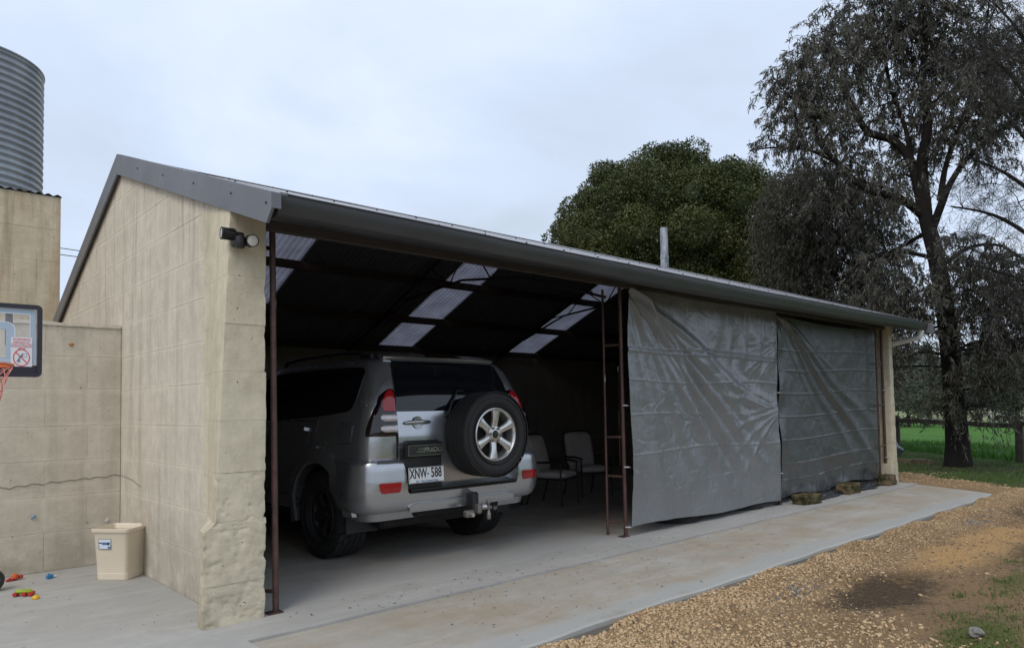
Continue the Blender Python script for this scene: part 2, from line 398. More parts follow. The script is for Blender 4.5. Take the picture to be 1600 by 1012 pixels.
# boundary through (15.8,5.44) and (14.3,3.07): normal (.845,-.535)
lawn = N.mix(N.noise(26, 6, .75, g), (.028, .055, .013), (.062, .095, .024))
lawn = N.mix(N.math('MULTIPLY', N.ramp(N.noise(1.4, 5, .7, g), [(.5, 0), (.7, 1)]), .5), lawn, (.10, .085, .045))
lawn = N.mix(blob(16.9, 4.7, 1.6, 1.4, 0, .9), lawn, (.05, .038, .025))
fieldc = N.mix(N.noise(1.1, 6, .75, N.map((.3, 1, 1), src=g)), (.05, .135, .022), (.085, .19, .035))
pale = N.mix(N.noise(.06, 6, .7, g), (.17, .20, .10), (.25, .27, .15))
col = N.mix(N.ramp(N.math('SUBTRACT', ln_, 9.9), [(0, 0), (.35, 1)]), gr, lawn)
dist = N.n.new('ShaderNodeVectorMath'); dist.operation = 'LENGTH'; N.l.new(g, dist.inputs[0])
far1 = N.math('ADD', N.math('MULTIPLY', s_[0], .788), N.math('MULTIPLY', s_[1], -.616))     # fence line normal
col = N.mix(N.ramp(N.math('SUBTRACT', N.math('ADD', far1, N.math('MULTIPLY', wob, .3)), 12.35), [(0, 0), (.4, 1)]), col, fieldc)
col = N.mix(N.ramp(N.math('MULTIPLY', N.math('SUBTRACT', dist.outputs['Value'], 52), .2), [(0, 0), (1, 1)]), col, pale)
hb = N.math('ADD', N.math('MULTIPLY', N.vor(45, 'F1', g), .6), N.noise(30, 6, .7, g))
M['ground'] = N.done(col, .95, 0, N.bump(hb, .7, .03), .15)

xs = np.concatenate([np.array([-900, -300, -100, -40, -15, -6]), np.arange(-2, 24, .12), np.array([26, 30, 36, 45, 60, 90, 150, 300, 600, 1400])])
ys = np.concatenate([np.array([-900, -300, -100, -40, -15]), np.arange(-6, 9, .12), np.array([10, 12, 15, 20, 30, 45, 70, 120, 250, 500, 1400])])
grid_sheet('ground', xs, ys, zg, M['ground'], kind='structure')

# ------------------------------------------------------------------ slabs
def slab(name, x0, x1, y0, y1, z0, z1, mat, edge=None):
    m = MB().box(x0, x1, y0, y1, z0, z1, .008)
    return m.obj(name, mat, None, kind='structure')
def wavy_slab(name, outline, z0, z1, mat, ins=.003):
    m = MB(); n = len(outline)
    cx = sum(p[0] for p in outline)/n; cy = sum(p[1] for p in outline)/n
    def shr(p): return (p[0]+(ins if p[0] < cx else -ins), p[1]+(ins if p[1] < cy else -ins))
    V = [(p[0], p[1], z0) for p in outline]+[(p[0], p[1], z1-ins) for p in outline]+[(*shr(p), z1) for p in outline]
    F = [(k*n+i, k*n+(i+1) % n, (k+1)*n+(i+1) % n, (k+1)*n+i) for k in range(2) for i in range(n)]+[tuple(2*n+i for i in range(n))]
    m.add(V, F); return m.obj(name, mat, None, kind='structure')
edge = [(x, 3.035+.012*sin(x*2.1)+.008*sin(x*7.7)) for x in np.linspace(1.735, 12.35, 90)]
ap = edge + [(12.62, 3.5), (12.95, 4.235)] + [(x, 4.238+.006*sin(x*5)) for x in np.linspace(12.9, 1.745, 60)]
wavy_slab('apron_slab', ap, -.16, -.012, M['apron'], .012)
MB().box(1.73, 12.4, 2.99, 3.04, -.2, -.045, .01).obj('apron_edge', M['slab_edge'], None, kind='structure')
N = Nd('joint_filler'); M['joint'] = N.done((.13, .12, .10), .95)
fl = [(1.9, 4.762), (13.0, 4.762), (13.0, 10.5), (1.9, 10.5)]
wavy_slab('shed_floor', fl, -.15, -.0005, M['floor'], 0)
yd = [(-6, -5.5), (1.72, -5.5), (1.74, 4.25)] + [(x, 4.25+.006*sin(x*5)) for x in np.linspace(1.75, 13.0, 60)] + [(13.0, 4.76), (1.9, 4.76), (1.9, 7.4), (-6, 7.4)]
wavy_slab('yard_slab', yd, -.15, -.0005, M['yard'], 0)
m = MB(); m.box(1.7, 1.78, 2.9, 4.6, -.12, -.03); m.box(1.7, 13, 4.2, 4.3, -.12, -.03); m.obj('joint_filler', M['joint'], None, kind='structure')

# ------------------------------------------------------------------ shed
ZR, YR, SF, SB = 3.764, 7.38, .337, .44
def roof_z(y): return ZR-(YR-y)*SF if y < YR else ZR-(y-YR)*SB
shed = thing('shed', 'long open-fronted limestone block shed with a grey steel gable roof and gutter', 'shed', (0, 0, 0))

def clip(poly, a, b, c):       # keep a*x+b*y <= c
    out = []
    for i in range(len(poly)):
        p, q = poly[i], poly[(i+1) % len(poly)]; dp, dq = a*p[0]+b*p[1]-c, a*q[0]+b*q[1]-c
        if dp <= 0: out.append(p)
        if dp*dq < 0:
            t = dp/(dp-dq); out.append((p[0]+(q[0]-p[0])*t, p[1]+(q[1]-p[1])*t))
    return out
def block_piece(poly, surf, depth, rnd, gap=.0006, ch=.004, proud=.0008):
    """block with chamfered face; poly in (s,t); surf(s,t,out)->xyz"""
    n = len(poly)
    cx = sum(p[0] for p in poly)/n; cy = sum(p[1] for p in poly)/n
    def ins(p, d):
        vx, vy = cx-p[0], cy-p[1]
        return (p[0]+max(-abs(vx), min(abs(vx), math.copysign(d, vx))) if abs(vx) > 1e-6 else p[0], p[1]+(math.copysign(min(d, abs(vy)), vy) if abs(vy) > 1e-6 else p[1]))
    j = rnd.uniform(0, proud)
    r0 = [ins(p, gap) for p in poly]; r1 = [ins(p, gap+ch) for p in poly]
    V = [surf(*p, -depth) for p in r0] + [surf(*p, -.0004) for p in r0] + [surf(*p, j+rnd.uniform(0, .002)) for p in r1]
    F = [(k*n+i, k*n+(i+1) % n, (k+1)*n+(i+1) % n, (k+1)*n+i) for k in range(2) for i in range(n)] + [tuple(2*n+i for i in range(n))]
    return MB().add(V, F)
def block_wall(parent, s0, s1, t0, t1, outline, surf, mat, rows, L=.65, depth=.1, seed=1, core=True, mortar='mortar', name='block', off=0.0):
    rnd = random.Random(seed)
    for ri in range(len(rows)-1):
        a, b = rows[ri], rows[ri+1]; s = s0 - (L/2 if ri % 2 else 0) - off
        while s < s1:
            p = [(max(s, s0), a), (min(s+L, s1), a), (min(s+L, s1), b), (max(s, s0), b)]
            s += L
            if p[1][0]-p[0][0] < .03: continue
            for (A, B, C_) in outline: 
                p = clip(p, A, B, C_)
                if len(p) < 3: break
            if len(p) < 3: continue
            ar = abs(sum(p[i][0]*p[(i+1) % len(p)][1]-p[(i+1) % len(p)][0]*p[i][1] for i in range(len(p))))/2
            if ar < .004: continue
            block_piece(p, surf, depth, rnd).obj(name, mat, parent, fix=True)
def ss(a, b, x): t = max(0, min(1, (x-a)/(b-a))); return t*t*(3-2*t)
def gx(y, z):
    return 1.82
def gx_old(y, z):   # outer face of the left gable wall (leans in a little at its front end)
    return 1.82 + (1.776-.035*(2.5-min(z, 2.6)) - 1.82)*ss(5.35, 4.75, y) if y < 5.35 else 1.82
def gsurf(y, z, o): return (gx(y, z)-o, y, z)
rows = [0, .34]+[.34+.305*i for i in range(1, 12)]
out = [(-SF, 1, ZR-YR*SF-.05), (SB, 1, ZR+YR*SB-.05)]
gw = link('gable_wall', None, None, shed); gw.name = 'gable_wall'
block_wall(gw, 5.22, 10.45, 0, 3.8, out, gsurf, M['wall'], rows, seed=3, off=.23)
block_wall(gw, 4.66, 5.215, 2.792, 3.1, out, gsurf, M['wall'], [2.792, 3.1], L=2, seed=4)
# the mortar core behind the blocks, with the same leaning face
core = MB(); yy = [5.20, 5.35, 6.3, YR, 9, 10.45]; V = []; F = []
for y in yy:
    zt = roof_z(y)-.052
    for z in (0, .8, 1.6, 2.4, zt): V += [(gx(y, z)+.001, y, z), (2.0, y, z)]
for i in range(len(yy)-1):
    for k in range(4):
        a = (i*5+k)*2; b = ((i+1)*5+k)*2
        F += [(a, b, b+2, a+2), (a+1, a+3, b+3, b+1)]
    a = (i*5+4)*2; b = ((i+1)*5+4)*2; F.append((a, b, b+1, a+1))
core.add(V, F); core.obj('mortar', M['wall'], gw, fix=True)

# front pillar: rough limestone quoins, flared at the foot
def rough_block(x0, x1, y0, y1, z0, z1, mat, parent, seed, xl0=None, xl1=None, amp=.010, name='block', n=9, xback=None, rnd0=None):
    """subdivided block with worn edges; xl0/xl1: left x at bottom/top"""
    b = bmesh.new(); bmesh.ops.create_cube(b, size=1)
    bmesh.ops.subdivide_edges(b, edges=b.edges[:], cuts=n, use_grid_fill=True)
    xl0 = x0 if xl0 is None else xl0; xl1 = x0 if xl1 is None else xl1
    w, d, h = x1-x0, y1-y0, z1-z0
    for v in b.verts:
        p = v.co
        ed = sorted([abs(abs(p.x)-.5)*w, abs(abs(p.y)-.5)*d, abs(abs(p.z)-.5)*h])
        t = p.z+.5; xl = xl0+(xl1-xl0)*t
        if xback is not None: xl = xl+(xback-xl)*ss(0, 1, p.y+.5)
        q = Vector((xl+(x1-xl)*(p.x+.5), y0+d*(p.y+.5), z0+h*t))
        cen = Vector(((xl+x1)/2, (y0+y1)/2, (z0+z1)/2))
        e2 = math.hypot(abs(abs(p.x)-.5)*w, abs(abs(p.y)-.5)*d) if name == 'block' else math.hypot(ed[0], ed[1])
        rnd_ = max(0, 1-e2/.014)*(rnd0 if rnd0 is not None else .005 if name == 'block' else .012)
        nz_ = mnoise.fractal(q*6+Vector((0 if xback else seed, 0, 0)), 1, 2, 4)*amp + mnoise.noise(q*22+Vector((0, 0 if xback else seed, 0)))*amp*.5
        if xback is not None and z0 < .7: nz_ -= max(0, mnoise.noise(q*26)-.22)*.018*(1-.4*z0) + max(0, mnoise.noise(q*55)-.3)*.012
        chip = max(0, mnoise.noise(q*9+Vector((seed*3, 1, 2)))-.25)*max(0, 1-e2/.04)*(.035 if name == 'block' else .1)
        dirn = Vector((0 if abs(abs(p.x)-.5) > .01 else math.copysign(1, p.x), 0 if abs(abs(p.y)-.5) > .01 else math.copysign(1, p.y), 0))
        if dirn.length: dirn.normalize()
        q += dirn*(nz_ - rnd_ - chip)
        v.co = q
    me = bpy.data.meshes.new(name); b.to_mesh(me); b.free()
    me.polygons.foreach_set('use_smooth', [True]*len(me.polygons)); me.set_sharp_from_angle(angle=RAD(50))
    return link(name, me, mat, parent)
pl = link('front_pillar', None, None, shed)
zs = [0, .26, .60, .655, .966, 1.30, 1.62, 1.93, 2.25, 2.79]
for i in range(len(zs)-1):
    z0, z1 = zs[i], zs[i+1]
    def xl(z, top):
        if z < .601 or (z < .66 and not top and False): return 1.612+.01*z
        return 1.776-.045*(2.5-z)
    a0, a1 = (xl(z0, 0), xl(z1, 1)) if z1 <= .6 else (1.625 if z0 < .62 else xl(z0+.01, 0), xl(max(z1, .66), 1))
    rough_block(a0, 2.02+.003*((i*7) % 3), 4.645-.0015*((i*5) % 3), 5.222, z0+(.0005 if i else -.02), z1-.0005, M['pillar'], pl, i*1.7+1, a0, a1, amp=.008 if z0 < .6 else .0022, n=34 if z0 < .7 else 16, xback=1.8185, rnd0=.003 if z0 < .6 else .0015)
# far pillar and right gable wall
pr = link('end_pillar', None, None, shed)
zs = [-.05, .32, .66, .98, 1.3, 1.62, 1.94, 2.26, 2.66]
for i in range(len(zs)-1):
    z0, z1 = zs[i], zs[i+1]; xr = 13.13-.025*z0
    rough_block(12.93 if i else 12.86, xr+(.03 if i == 0 else 0), 4.60, 4.84, z0+.0015, z1-.0015, M['pillar'], pr, 30+i, amp=.005)
eg = link('end_gable_wall', None, None, shed)
block_wall(eg, 4.86, 10.45, 0, 3.8, out, lambda y, z, o: (13.06+o, y, z), M['wall'], rows, seed=9, depth=.1)
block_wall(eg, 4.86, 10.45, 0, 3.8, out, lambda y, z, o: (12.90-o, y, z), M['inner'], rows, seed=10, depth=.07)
# rear wall with inner face blocks
rw = link('rear_wall', None, None, shed)
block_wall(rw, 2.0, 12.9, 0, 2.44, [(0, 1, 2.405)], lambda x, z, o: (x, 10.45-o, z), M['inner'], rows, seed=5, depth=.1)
MB().box(2.0, 12.9, 10.455, 10.6, 0, 2.38).obj('mortar', M['wall'], rw)
MB().box(12.975, 13.0, 4.9, 10.45, 0, 2.4).obj('mortar', M['wall'], eg)
# inner leaf of the left gable
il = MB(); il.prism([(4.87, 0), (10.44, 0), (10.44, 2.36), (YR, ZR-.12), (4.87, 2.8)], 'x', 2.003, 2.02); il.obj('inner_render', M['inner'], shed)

# corrugated sheets ---------------------------------------------------
def corr_mesh(name, W, L, pitch=.0762, amp=.009, seg=6):
    n = max(2, int(round(W/pitch*seg))); V = []; F = []
    for k, l in enumerate((0, L/2, L)):
        for i in range(n+1):
            x = W*i/n; V.append((x, l, amp*cos(2*pi*x/pitch)))
    m = n+1
    for k in range(2):
        for i in range(n): F.append((k*m+i, k*m+i+1, (k+1)*m+i+1, (k+1)*m+i))
    me = MB().add(V, F).mesh(name, True); return me
LF = math.hypot(YR-4.10, (YR-4.10)*SF); LB = math.hypot(10.62-YR, (10.62-YR)*SB)
SW = .762; X0, X1 = 1.80, 13.22
front_me = corr_mesh('roof_sheet', SW, LF, amp=.0035); front_me.materials.append(M['roof'])
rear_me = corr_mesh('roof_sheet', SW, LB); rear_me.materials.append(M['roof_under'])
sky_me = corr_mesh('skylight_sheet', .65, LB); sky_me.materials.append(M['skylight'])
skyX = [3.50, 6.50, 9.48]
x = X0
def put_sheet(me, name, x, rear, dz=0, sx=1):
    o = link(name, me, None, shed)
    if rear:
        o.location = (x, YR, ZR+dz); o.rotation_euler = (-math.atan(SB), 0, 0)
    else:
        o.location = (x, 4.10, roof_z(4.10)+dz); o.rotation_euler = (math.atan(SF), 0, 0)
    o.scale = (sx, 1, 1); return o
i = 0
while x < X1-.01:
    w = min(SW, X1-x); put_sheet(front_me, 'roof_sheet', x, False, .002*(i % 2), w/SW); x += w; i += 1
edges = [X0]
for s in skyX: edges += [s, s+.65]
edges.append(X1)
for a, b in zip(edges[0::2], edges[1::2]):
    nn = max(1, round((b-a)/SW)); w = (b-a)/nn
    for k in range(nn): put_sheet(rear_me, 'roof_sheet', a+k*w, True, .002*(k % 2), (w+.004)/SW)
for s in skyX: put_sheet(sky_me, 'skylight_sheet', s, True, -.004)
sc_ = MB()
for yy_ in (4.3, 5.9, 7.22):
    xx = X0+.05
    while xx < X1:
        z = roof_z(yy_)+.012; sc_.box(xx-.006, xx+.006, yy_-.006, yy_+.006, z-.004, z+.005); xx += .4572
sc_.obj('roof_screw', M['black'], shed, kind='stuff')
m = MB(); m.prism([(YR-.16, roof_z(YR-.16)+.018), (YR, ZR+.022), (YR+.16, roof_z(YR+.16)+.018), (YR+.16, roof_z(YR+.16)+.012), (YR, ZR+.016), (YR-.16, roof_z(YR-.16)+.012)], 'x', X0, X1); m.obj('ridge_cap', M['roof'], shed)

# barge boards
def barge(xa, xb, ya, yb, nm='barge_board'):
    za, zb = roof_z(ya)+.015, roof_z(yb)+.015
    p = [(ya, za-.155), (yb, zb-.205), (yb, zb), (ya, za)]
    if ya > yb: p = [(ya, za-.155), (yb, zb-.205), (yb, zb), (ya, za)]
    return MB().prism(p, 'x', xa, xb)
b_ = MB()
ya = 3.985; p = [(ya, roof_z(ya)-.075), (ya+.075, roof_z(ya)-.15), (YR, ZR-.165), (YR, ZR+.028), (ya, roof_z(ya)+.02)]
b_.prism(p, 'x', 1.772, 1.790); b_.prism([(ya, roof_z(ya)+.012), (YR, ZR+.022), (YR, ZR+.03), (ya, roof_z(ya)+.02)], 'x', 1.790, 1.87)
b_.prism([(1.772, roof_z(ya)-.075), (1.83, roof_z(ya)-.075), (1.83, roof_z(ya)+.012), (1.772, roof_z(ya)+.012)], 'y', ya-.003, ya+.002)
bb = b_.obj('barge_board', M['barge'], shed)
s2_ = MB()
for yy_ in (4.06, 4.6, 5.3, 6.0, 6.7):
    for dz in (-.055,): s2_.lathe([(.001, 1.766), (.008, 1.767), (.008, 1.775)], 8, 'x', (0, yy_, roof_z(yy_)+dz))
s2_.obj('screw', M['black'], bb, kind='stuff')
b_ = MB(); ye = 10.66
b_.prism([(YR+.001, ZR-.165), (YR+.001, ZR+.028), (ye, roof_z(ye)+.02), (ye, roof_z(ye)-.15)], 'x', 1.772, 1.790); b_.obj('barge_board', M['barge'], shed)
for (a, b2) in ((4.0, YR), (YR+.001, 10.66)):
    MB().prism([(a, roof_z(a)-.15), (b2, roof_z(b2)-.165), (b2, roof_z(b2)+.028), (a, roof_z(a)+.02)], 'x', 13.221, 13.24).obj('barge_board', M['barge'], shed)

# gutter: quad profile
zt = 2.660; G = []
pr_o = [(4.245, zt-.012), (4.245, zt-.115), (4.225, zt-.125), (4.13, zt-.125), (4.10, zt-.108), (4.083, zt-.06), (4.072, zt-.03), (4.072, zt), (4.062, zt+.004), (4.062, zt+.010), (4.078, zt+.010), (4.080, zt-.03), (4.091, zt-.06), (4.108, zt-.101), (4.135, zt-.117), (4.222, zt-.117), (4.237, zt-.11), (4.237, zt-.012)]
V = []; xa, xb = 1.862, 13.20; segs = 12
gm = MB()
n = len(pr_o)
for k in range(segs+1):
    xx = xa+(xb-xa)*k/segs; dz = .0025*sin(k*1.9)-.020*sin(pi*k/segs)
    V += [(xx, p[0], p[1]+dz) for p in pr_o]
F = [(k*n+i, k*n+(i+1) % n, (k+1)*n+(i+1) % n, (k+1)*n+i) for k in range(segs) for i in range(n)]
gm.add(V, F)
for xx, t in ((xa, -1), (xb, 1)):
    gm.prism([(p[0], p[1]) for p in pr_o[:8]]+[(4.245, zt)], 'x', xx-.003*t*0-.002, xx+.002)
gut = gm.obj('gutter', M['gutter'], shed, smooth=True, sharp=35)
jm = MB()
for xx in (4.9, 8.6, 11.2): 
    jm.prism([(4.246, zt-.10), (4.226, zt-.128), (4.128, zt-.128), (4.097, zt-.110), (4.080, zt-.062), (4.069, zt-.03), (4.069, zt-.012), (4.09, zt-.012), (4.12, zt-.1)], 'x', xx, xx+.05)
jm.obj('gutter_joiner', M['gutter'], gut)
# eave lining and header beam
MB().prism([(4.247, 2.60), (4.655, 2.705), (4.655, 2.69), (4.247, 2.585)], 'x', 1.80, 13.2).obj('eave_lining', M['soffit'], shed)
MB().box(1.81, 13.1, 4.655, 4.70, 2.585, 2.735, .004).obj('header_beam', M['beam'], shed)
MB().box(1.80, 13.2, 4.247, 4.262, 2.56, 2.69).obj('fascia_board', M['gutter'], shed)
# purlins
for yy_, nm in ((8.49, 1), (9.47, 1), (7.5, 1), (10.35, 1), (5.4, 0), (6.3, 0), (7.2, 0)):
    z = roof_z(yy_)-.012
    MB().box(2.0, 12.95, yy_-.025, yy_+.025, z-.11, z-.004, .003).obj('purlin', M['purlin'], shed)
# trusses and their ladder columns
cols = [(2.105, 4.70), (5.92, 4.745), (9.17, 4.72), (12.87, 4.70)]
for ci, (cx, cy) in enumerate(cols):
    t = link('pipe_column', None, None, shed)
    lean = .012
    MB().tube([(cx+lean, cy, 0), (cx, cy, 1.3), (cx-.01, cy, 2.6)], .021, 10).obj('upright', M['pipe'], t, smooth=True)
    bx, by = [(cx-.11, cy+.21), (cx-.04, cy+.2), (cx-.04, cy+.2), (cx-.44, cy-.075)][ci]
    MB().tube([(bx, by, 0), (bx-.004, by, 1.3), (bx-.01, by, 2.6)], .014, 10).obj('upright', M['pipe'], t, smooth=True)
    for z in (.14, .72 if ci == 0 else .62, 1.03 if ci in (1,) else 1.3, 2.0):
        if ci == 0 and z in (.72, 1.3, 2.0): continue
        MB().tube([(cx+.005, cy, z), (bx, by, z)], .013, 8).obj('rung', M['pipe'], t, smooth=True)
    if ci: MB().box(cx-.06, cx+.04, cy-.03, cy+.05, .0, .008).obj('base_plate', M['pipe'], t)
    else: MB().box(cx-.05, cx+.05, cy-.04, cy+.04, .0, .008).obj('base_plate', M['pipe'], t)
for cx in (2.2, 5.9, 9.15, 12.8):
    t = link('truss', None, None, shed)
    zt_ = lambda y: roof_z(y)-.15
    MB().tube([(cx, 4.75, zt_(4.75)+.0), (cx, YR, zt_(YR)), (cx, 10.4, zt_(10.4))], .022, 6).obj('top_chord', M['truss'], t)
    lo = [(cx, 4.93, 2.52), (cx, 6.2, 2.92), (cx, YR, 3.05), (cx, 8.6, 2.95), (cx, 10.35, 2.36)]
    MB().tube(lo, .016, 6).obj('bottom_chord', M['truss'], t)
    ys_ = np.linspace(5.1, 10.2, 13)
    for k in range(12):
        y0, y1 = ys_[k], ys_[k+1]
        zl = lambda y: np.interp(y, [p[1] for p in lo], [p[2] for p in lo])
        a, b = ((cx, y0, zl(y0)), (cx, y1, zt_(y1))) if k % 2 == 0 else ((cx, y0, zt_(y0)), (cx, y1, zl(y1)))
        MB().tube([a, b], .010, 6).obj('web', M['truss'], t)
# flue
fl_ = thing('flue_pipe', 'weathered galvanised flue pipe standing up behind the shed roof ridge', 'flue', (10.99, 7.75, 3.45))
MB().lathe([(.072, 0), (.073, .6), (.070, .62), (.070, 1.18), (.064, 1.18), (.064, .0)], 20, 'z').obj('pipe', M['flue'], fl_, smooth=True)
MB().lathe([(.075, .60), (.077, .61), (.077, .65), (.075, .66)], 20, 'z').obj('collar', M['flue'], fl_, smooth=True)
MB().lathe([(.14, .16), (.09, .26), (.075, .40)], 20, 'z').obj('flashing', M['roof'], fl_, smooth=True)
# downpipe elbow
dp = link('downpipe', None, None, shed)
MB().tube([(13.12, 4.16, 2.57), (13.12, 4.16, 2.49), (13.122, 4.18, 2.445), (13.125, 4.22, 2.42), (13.15, 4.60, 2.345), (13.16, 4.68, 2.32), (13.165, 4.72, 2.27), (13.165, 4.73, 2.2), (13.165, 4.73, 0)], .042, 16).obj('pipe', M['white'], dp, smooth=True, sharp=80)
MB().lathe([(.042, 2.50), (.048, 2.50), (.048, 2.56), (.042, 2.56)], 16, 'z', (13.12, 4.16, 0)).obj('socket', M['white'], dp, smooth=True)
MB().box(13.0, 13.10, 4.57, 4.60, 2.46, 2.52, .01).obj('bracket', M['white'], dp)

# twin floodlight
FWS = .78
fw = thing('floodlight', 'black twin head floodlight with frosted lenses on the corner of the block wall', 'floodlight', (1.77, 4.56, 2.50))
MB().box(-.045, .045, -.02, .07, -.06, .06, .014).obj('junction_box', M['black'], fw)
MB().lathe([(0, -.075), (.03, -.07), (.042, -.05), (.045, -.02), (.045, .02), (.03, .03), (0, .03)], 20, 'z', (0, -.03, -.01)).obj('motion_sensor', M['black'], fw, smooth=True)
def head(loc, d):
    d = Vector(d).normalized(); h = link('lamp_head', None, None, fw); h.location = loc; h.rotation_euler = d.to_track_quat('Z', 'Y').to_euler()
    m = MB(); m.lathe([(0, -.07), (.03, -.07), (.040, -.06), (.046, .03), (.052, .035), (.052, .052), (.046, .052), (.046, .045)], 24, 'z')
    for k in range(12):
        a = 2*pi*k/12; c, s = cos(a), sin(a)
        m.add([(c*.038-s*.002, s*.038+c*.002, -.06), (c*.038+s*.002, s*.038-c*.002, -.06), (c*.051+s*.002, s*.051-c*.002, -.055), (c*.051-s*.002, s*.051+c*.002, -.055),
               (c*.044-s*.002, s*.044+c*.002, .03), (c*.044+s*.002, s*.044-c*.002, .03), (c*.051+s*.002, s*.051-c*.002, .03), (c*.051-s*.002, s*.051+c*.002, .03)],
              [(0,1,2,3),(4,7,6,5),(3,2,6,7),(0,3,7,4),(1,5,6,2)])
    m.obj('housing', M['black'], h, smooth=True, sharp=30)
    MB().lathe([(0, .050), (.03, .0495), (.045, .047), (.045, .04)], 24, 'z').obj('lens', M['lens'], h, smooth=True)
head((-.085, .02, .035), (-.95, .16, .02)); head((.085, -.045, -.012), (-.1, -1, -.12)); fw.scale = (FWS,)*3; fw.location = (1.815, 4.58, 2.475)
m = MB(); m.tube([(-.03, 0, .02), (-.06, .01, .03)], .014, 8); m.tube([(.03, -.02, 0), (.07, -.03, 0)], .014, 8); m.obj('arm', M['black'], fw, smooth=True)

# ------------------------------------------------------------------ garden wall, tower, tank
gdn = thing('garden_wall', 'low rendered block wall joining the left side of the shed', 'wall', (0, 0, 0))
grow = [0, .33, .64, .95, 1.25, 1.58, 1.87, 2.16]
block_wall(gdn, -4.5, 1.815, 0, 2.16, [], lambda x, z, o: (x, 7.35+.045*x*0-o, z), M['wall_low'], grow, seed=21, depth=.1, off=.13)
MB().box(-4.5, 1.815, 7.352, 7.55, 0, 2.155).obj('mortar', M['wall_low'], gdn)
# crumbly top edge
cp = MB(); rnd = random.Random(4); xx = -.5
V = []
tp = MB()
nx = 160
for i in range(nx+1):
    x_ = -3+4.81*i/nx; h = .006+.012*mnoise.noise(Vector((x_*14, 0, 0)))+.008*mnoise.noise(Vector((x_*40, 3, 0)))
    V += [(x_, 7.336+.008*mnoise.noise(Vector((x_*20, 9, 0))), 2.14+.006*mnoise.noise(Vector((x_*9, 5, 0)))), (x_, 7.337, 2.165+h), (x_, 7.56, 2.165+h)]
F = []
for i in range(nx):
    a = i*3; b = a+3; F += [(a, b, b+1, a+1), (a+1, b+1, b+2, a+2)]
tp.add(V, F); tp.obj('mortar_cap', M['wall'], gdn, smooth=True)
# old wavy crack along the wall and round the corner
def ribbon(name, pts, hh, mat, parent):
    V = []; F = []
    for k, (p, n_) in enumerate(pts):
        q = Vector(p)+Vector(n_)*.0035; h_ = hh*(.4+.8*abs(mnoise.noise(Vector((k*.37, 3, 1)))))
        V += [tuple(q+Vector((0, 0, h_))), tuple(q+Vector(n_)*.004), tuple(q-Vector((0, 0, h_)))]
    for k in range(len(pts)-1): a = k*3; F += [(a, a+3, a+4, a+1), (a+1, a+4, a+5, a+2)]
    return MB().add(V, F).obj(name, mat, parent, smooth=True)
M['crack'] = plain('dark_crack_moss', (.20, .17, .125), .95, var=.5, scale=20)
pts = []
for k in range(111):
    x_ = .85+.96*k/110; pts.append(((x_, 7.35, .735+.05*(k/110)+.010*abs(sin(k*.23))+.012*mnoise.noise(Vector((k*.11, 0, 0)))), (0, -1, 0)))
ribbon('wall_crack', pts, .006, M['crack'], gdn)
pts = []
for k in range(60):
    y_ = 7.33-.62*k/59; pts.append(((1.82, y_, .785-.06*(k/59)**2+.008*mnoise.noise(Vector((k*.13, 5, 0)))), (-1, 0, 0)))
ribbon('wall_crack', pts, .004, M['crack'], gw)
# small things on it
def blobmesh(r_, seed, sx=1, sy=1, sz=1, sub=3, amp=.3, fr=2.5):
    b = bmesh.new(); bmesh.ops.create_icosphere(b, subdivisions=sub, radius=1)
    for v in b.verts:
        k = 1+amp*mnoise.fractal(v.co*fr/2+Vector((seed*3.1, seed, 0)), 1, 2, 3)
        v.co = Vector((v.co.x*sx*r_*k, v.co.y*sy*r_*k, v.co.z*sz*r_*k))
    me = bpy.data.meshes.new('blob'); b.to_mesh(me); b.free(); me.polygons.foreach_set('use_smooth', [True]*len(me.polygons)); return me
M['orange_chip'] = plain('orange_chip', (.40, .17, .06), .8, var=.4, scale=60)
M['plaster'] = plain('white_plaster', (.52, .50, .44), .9)
M['blue_toy'] = plain('blue_plastic', (.02, .19, .42), .35)
M['red_toy'] = plain('red_plastic', (.45, .03, .025), .35)
M['green_toy'] = plain('lime_plastic', (.28, .38, .02), .35)
M['yellow_toy'] = plain('yellow_plastic', (.75, .42, .02), .35)
o = link('paint_chip', blobmesh(.02, 2, 1.0, .25, .75), M['orange_chip'], None, 'small orange chip of broken render high on the low block wall', 'chip'); o.location = (1.41, 7.345, 1.977)
o = link('plaster_lump', blobmesh(.022, 5, 1.0, .3, .8), M['plaster'], None, 'small white plaster lump stuck on the low wall above the cream bin', 'plaster'); o.location = (1.71, 7.345, .385)
o = link('clothes_peg', MB().box(-.022, .022, -.006, .006, -.006, .006, .003).mesh('clothes_peg'), M['blue_toy'], None, 'small blue plastic peg caught on the face of the low block wall', 'peg'); o.location = (1.14, 7.338, .48); o.rotation_euler = (0, -.75, 0)

tw = thing('tank_tower', 'tall rust streaked block tower carrying the round water tank behind the low wall', 'tower', (0, 0, 0))
trow = [.415*i for i in range(10)]+[3.95, 4.17]
block_wall(tw, -3.2, 1.93, 0, 4.17, [], lambda x, z, o: (x, 10.75-o, z), M['tower'], trow, L=.86, seed=33, depth=.15, off=.1)
block_wall(tw, 10.77, 15, 0, 4.17, [], lambda y, z, o: (1.925+o, y, z), M['tower'], trow, L=.86, seed=34, depth=.15)
MB().box(-3.2, 1.91, 10.752, 15, 0, 4.168).obj('mortar', M['tower'], tw)
cm = corr_mesh('sheet', 5.15, 4.3, pitch=.102, amp=.012); cm.materials.append(M['tank'])
o = link('corrugated_sheet', cm, None, tw); o.location = (-3.21, 10.72, 4.186)
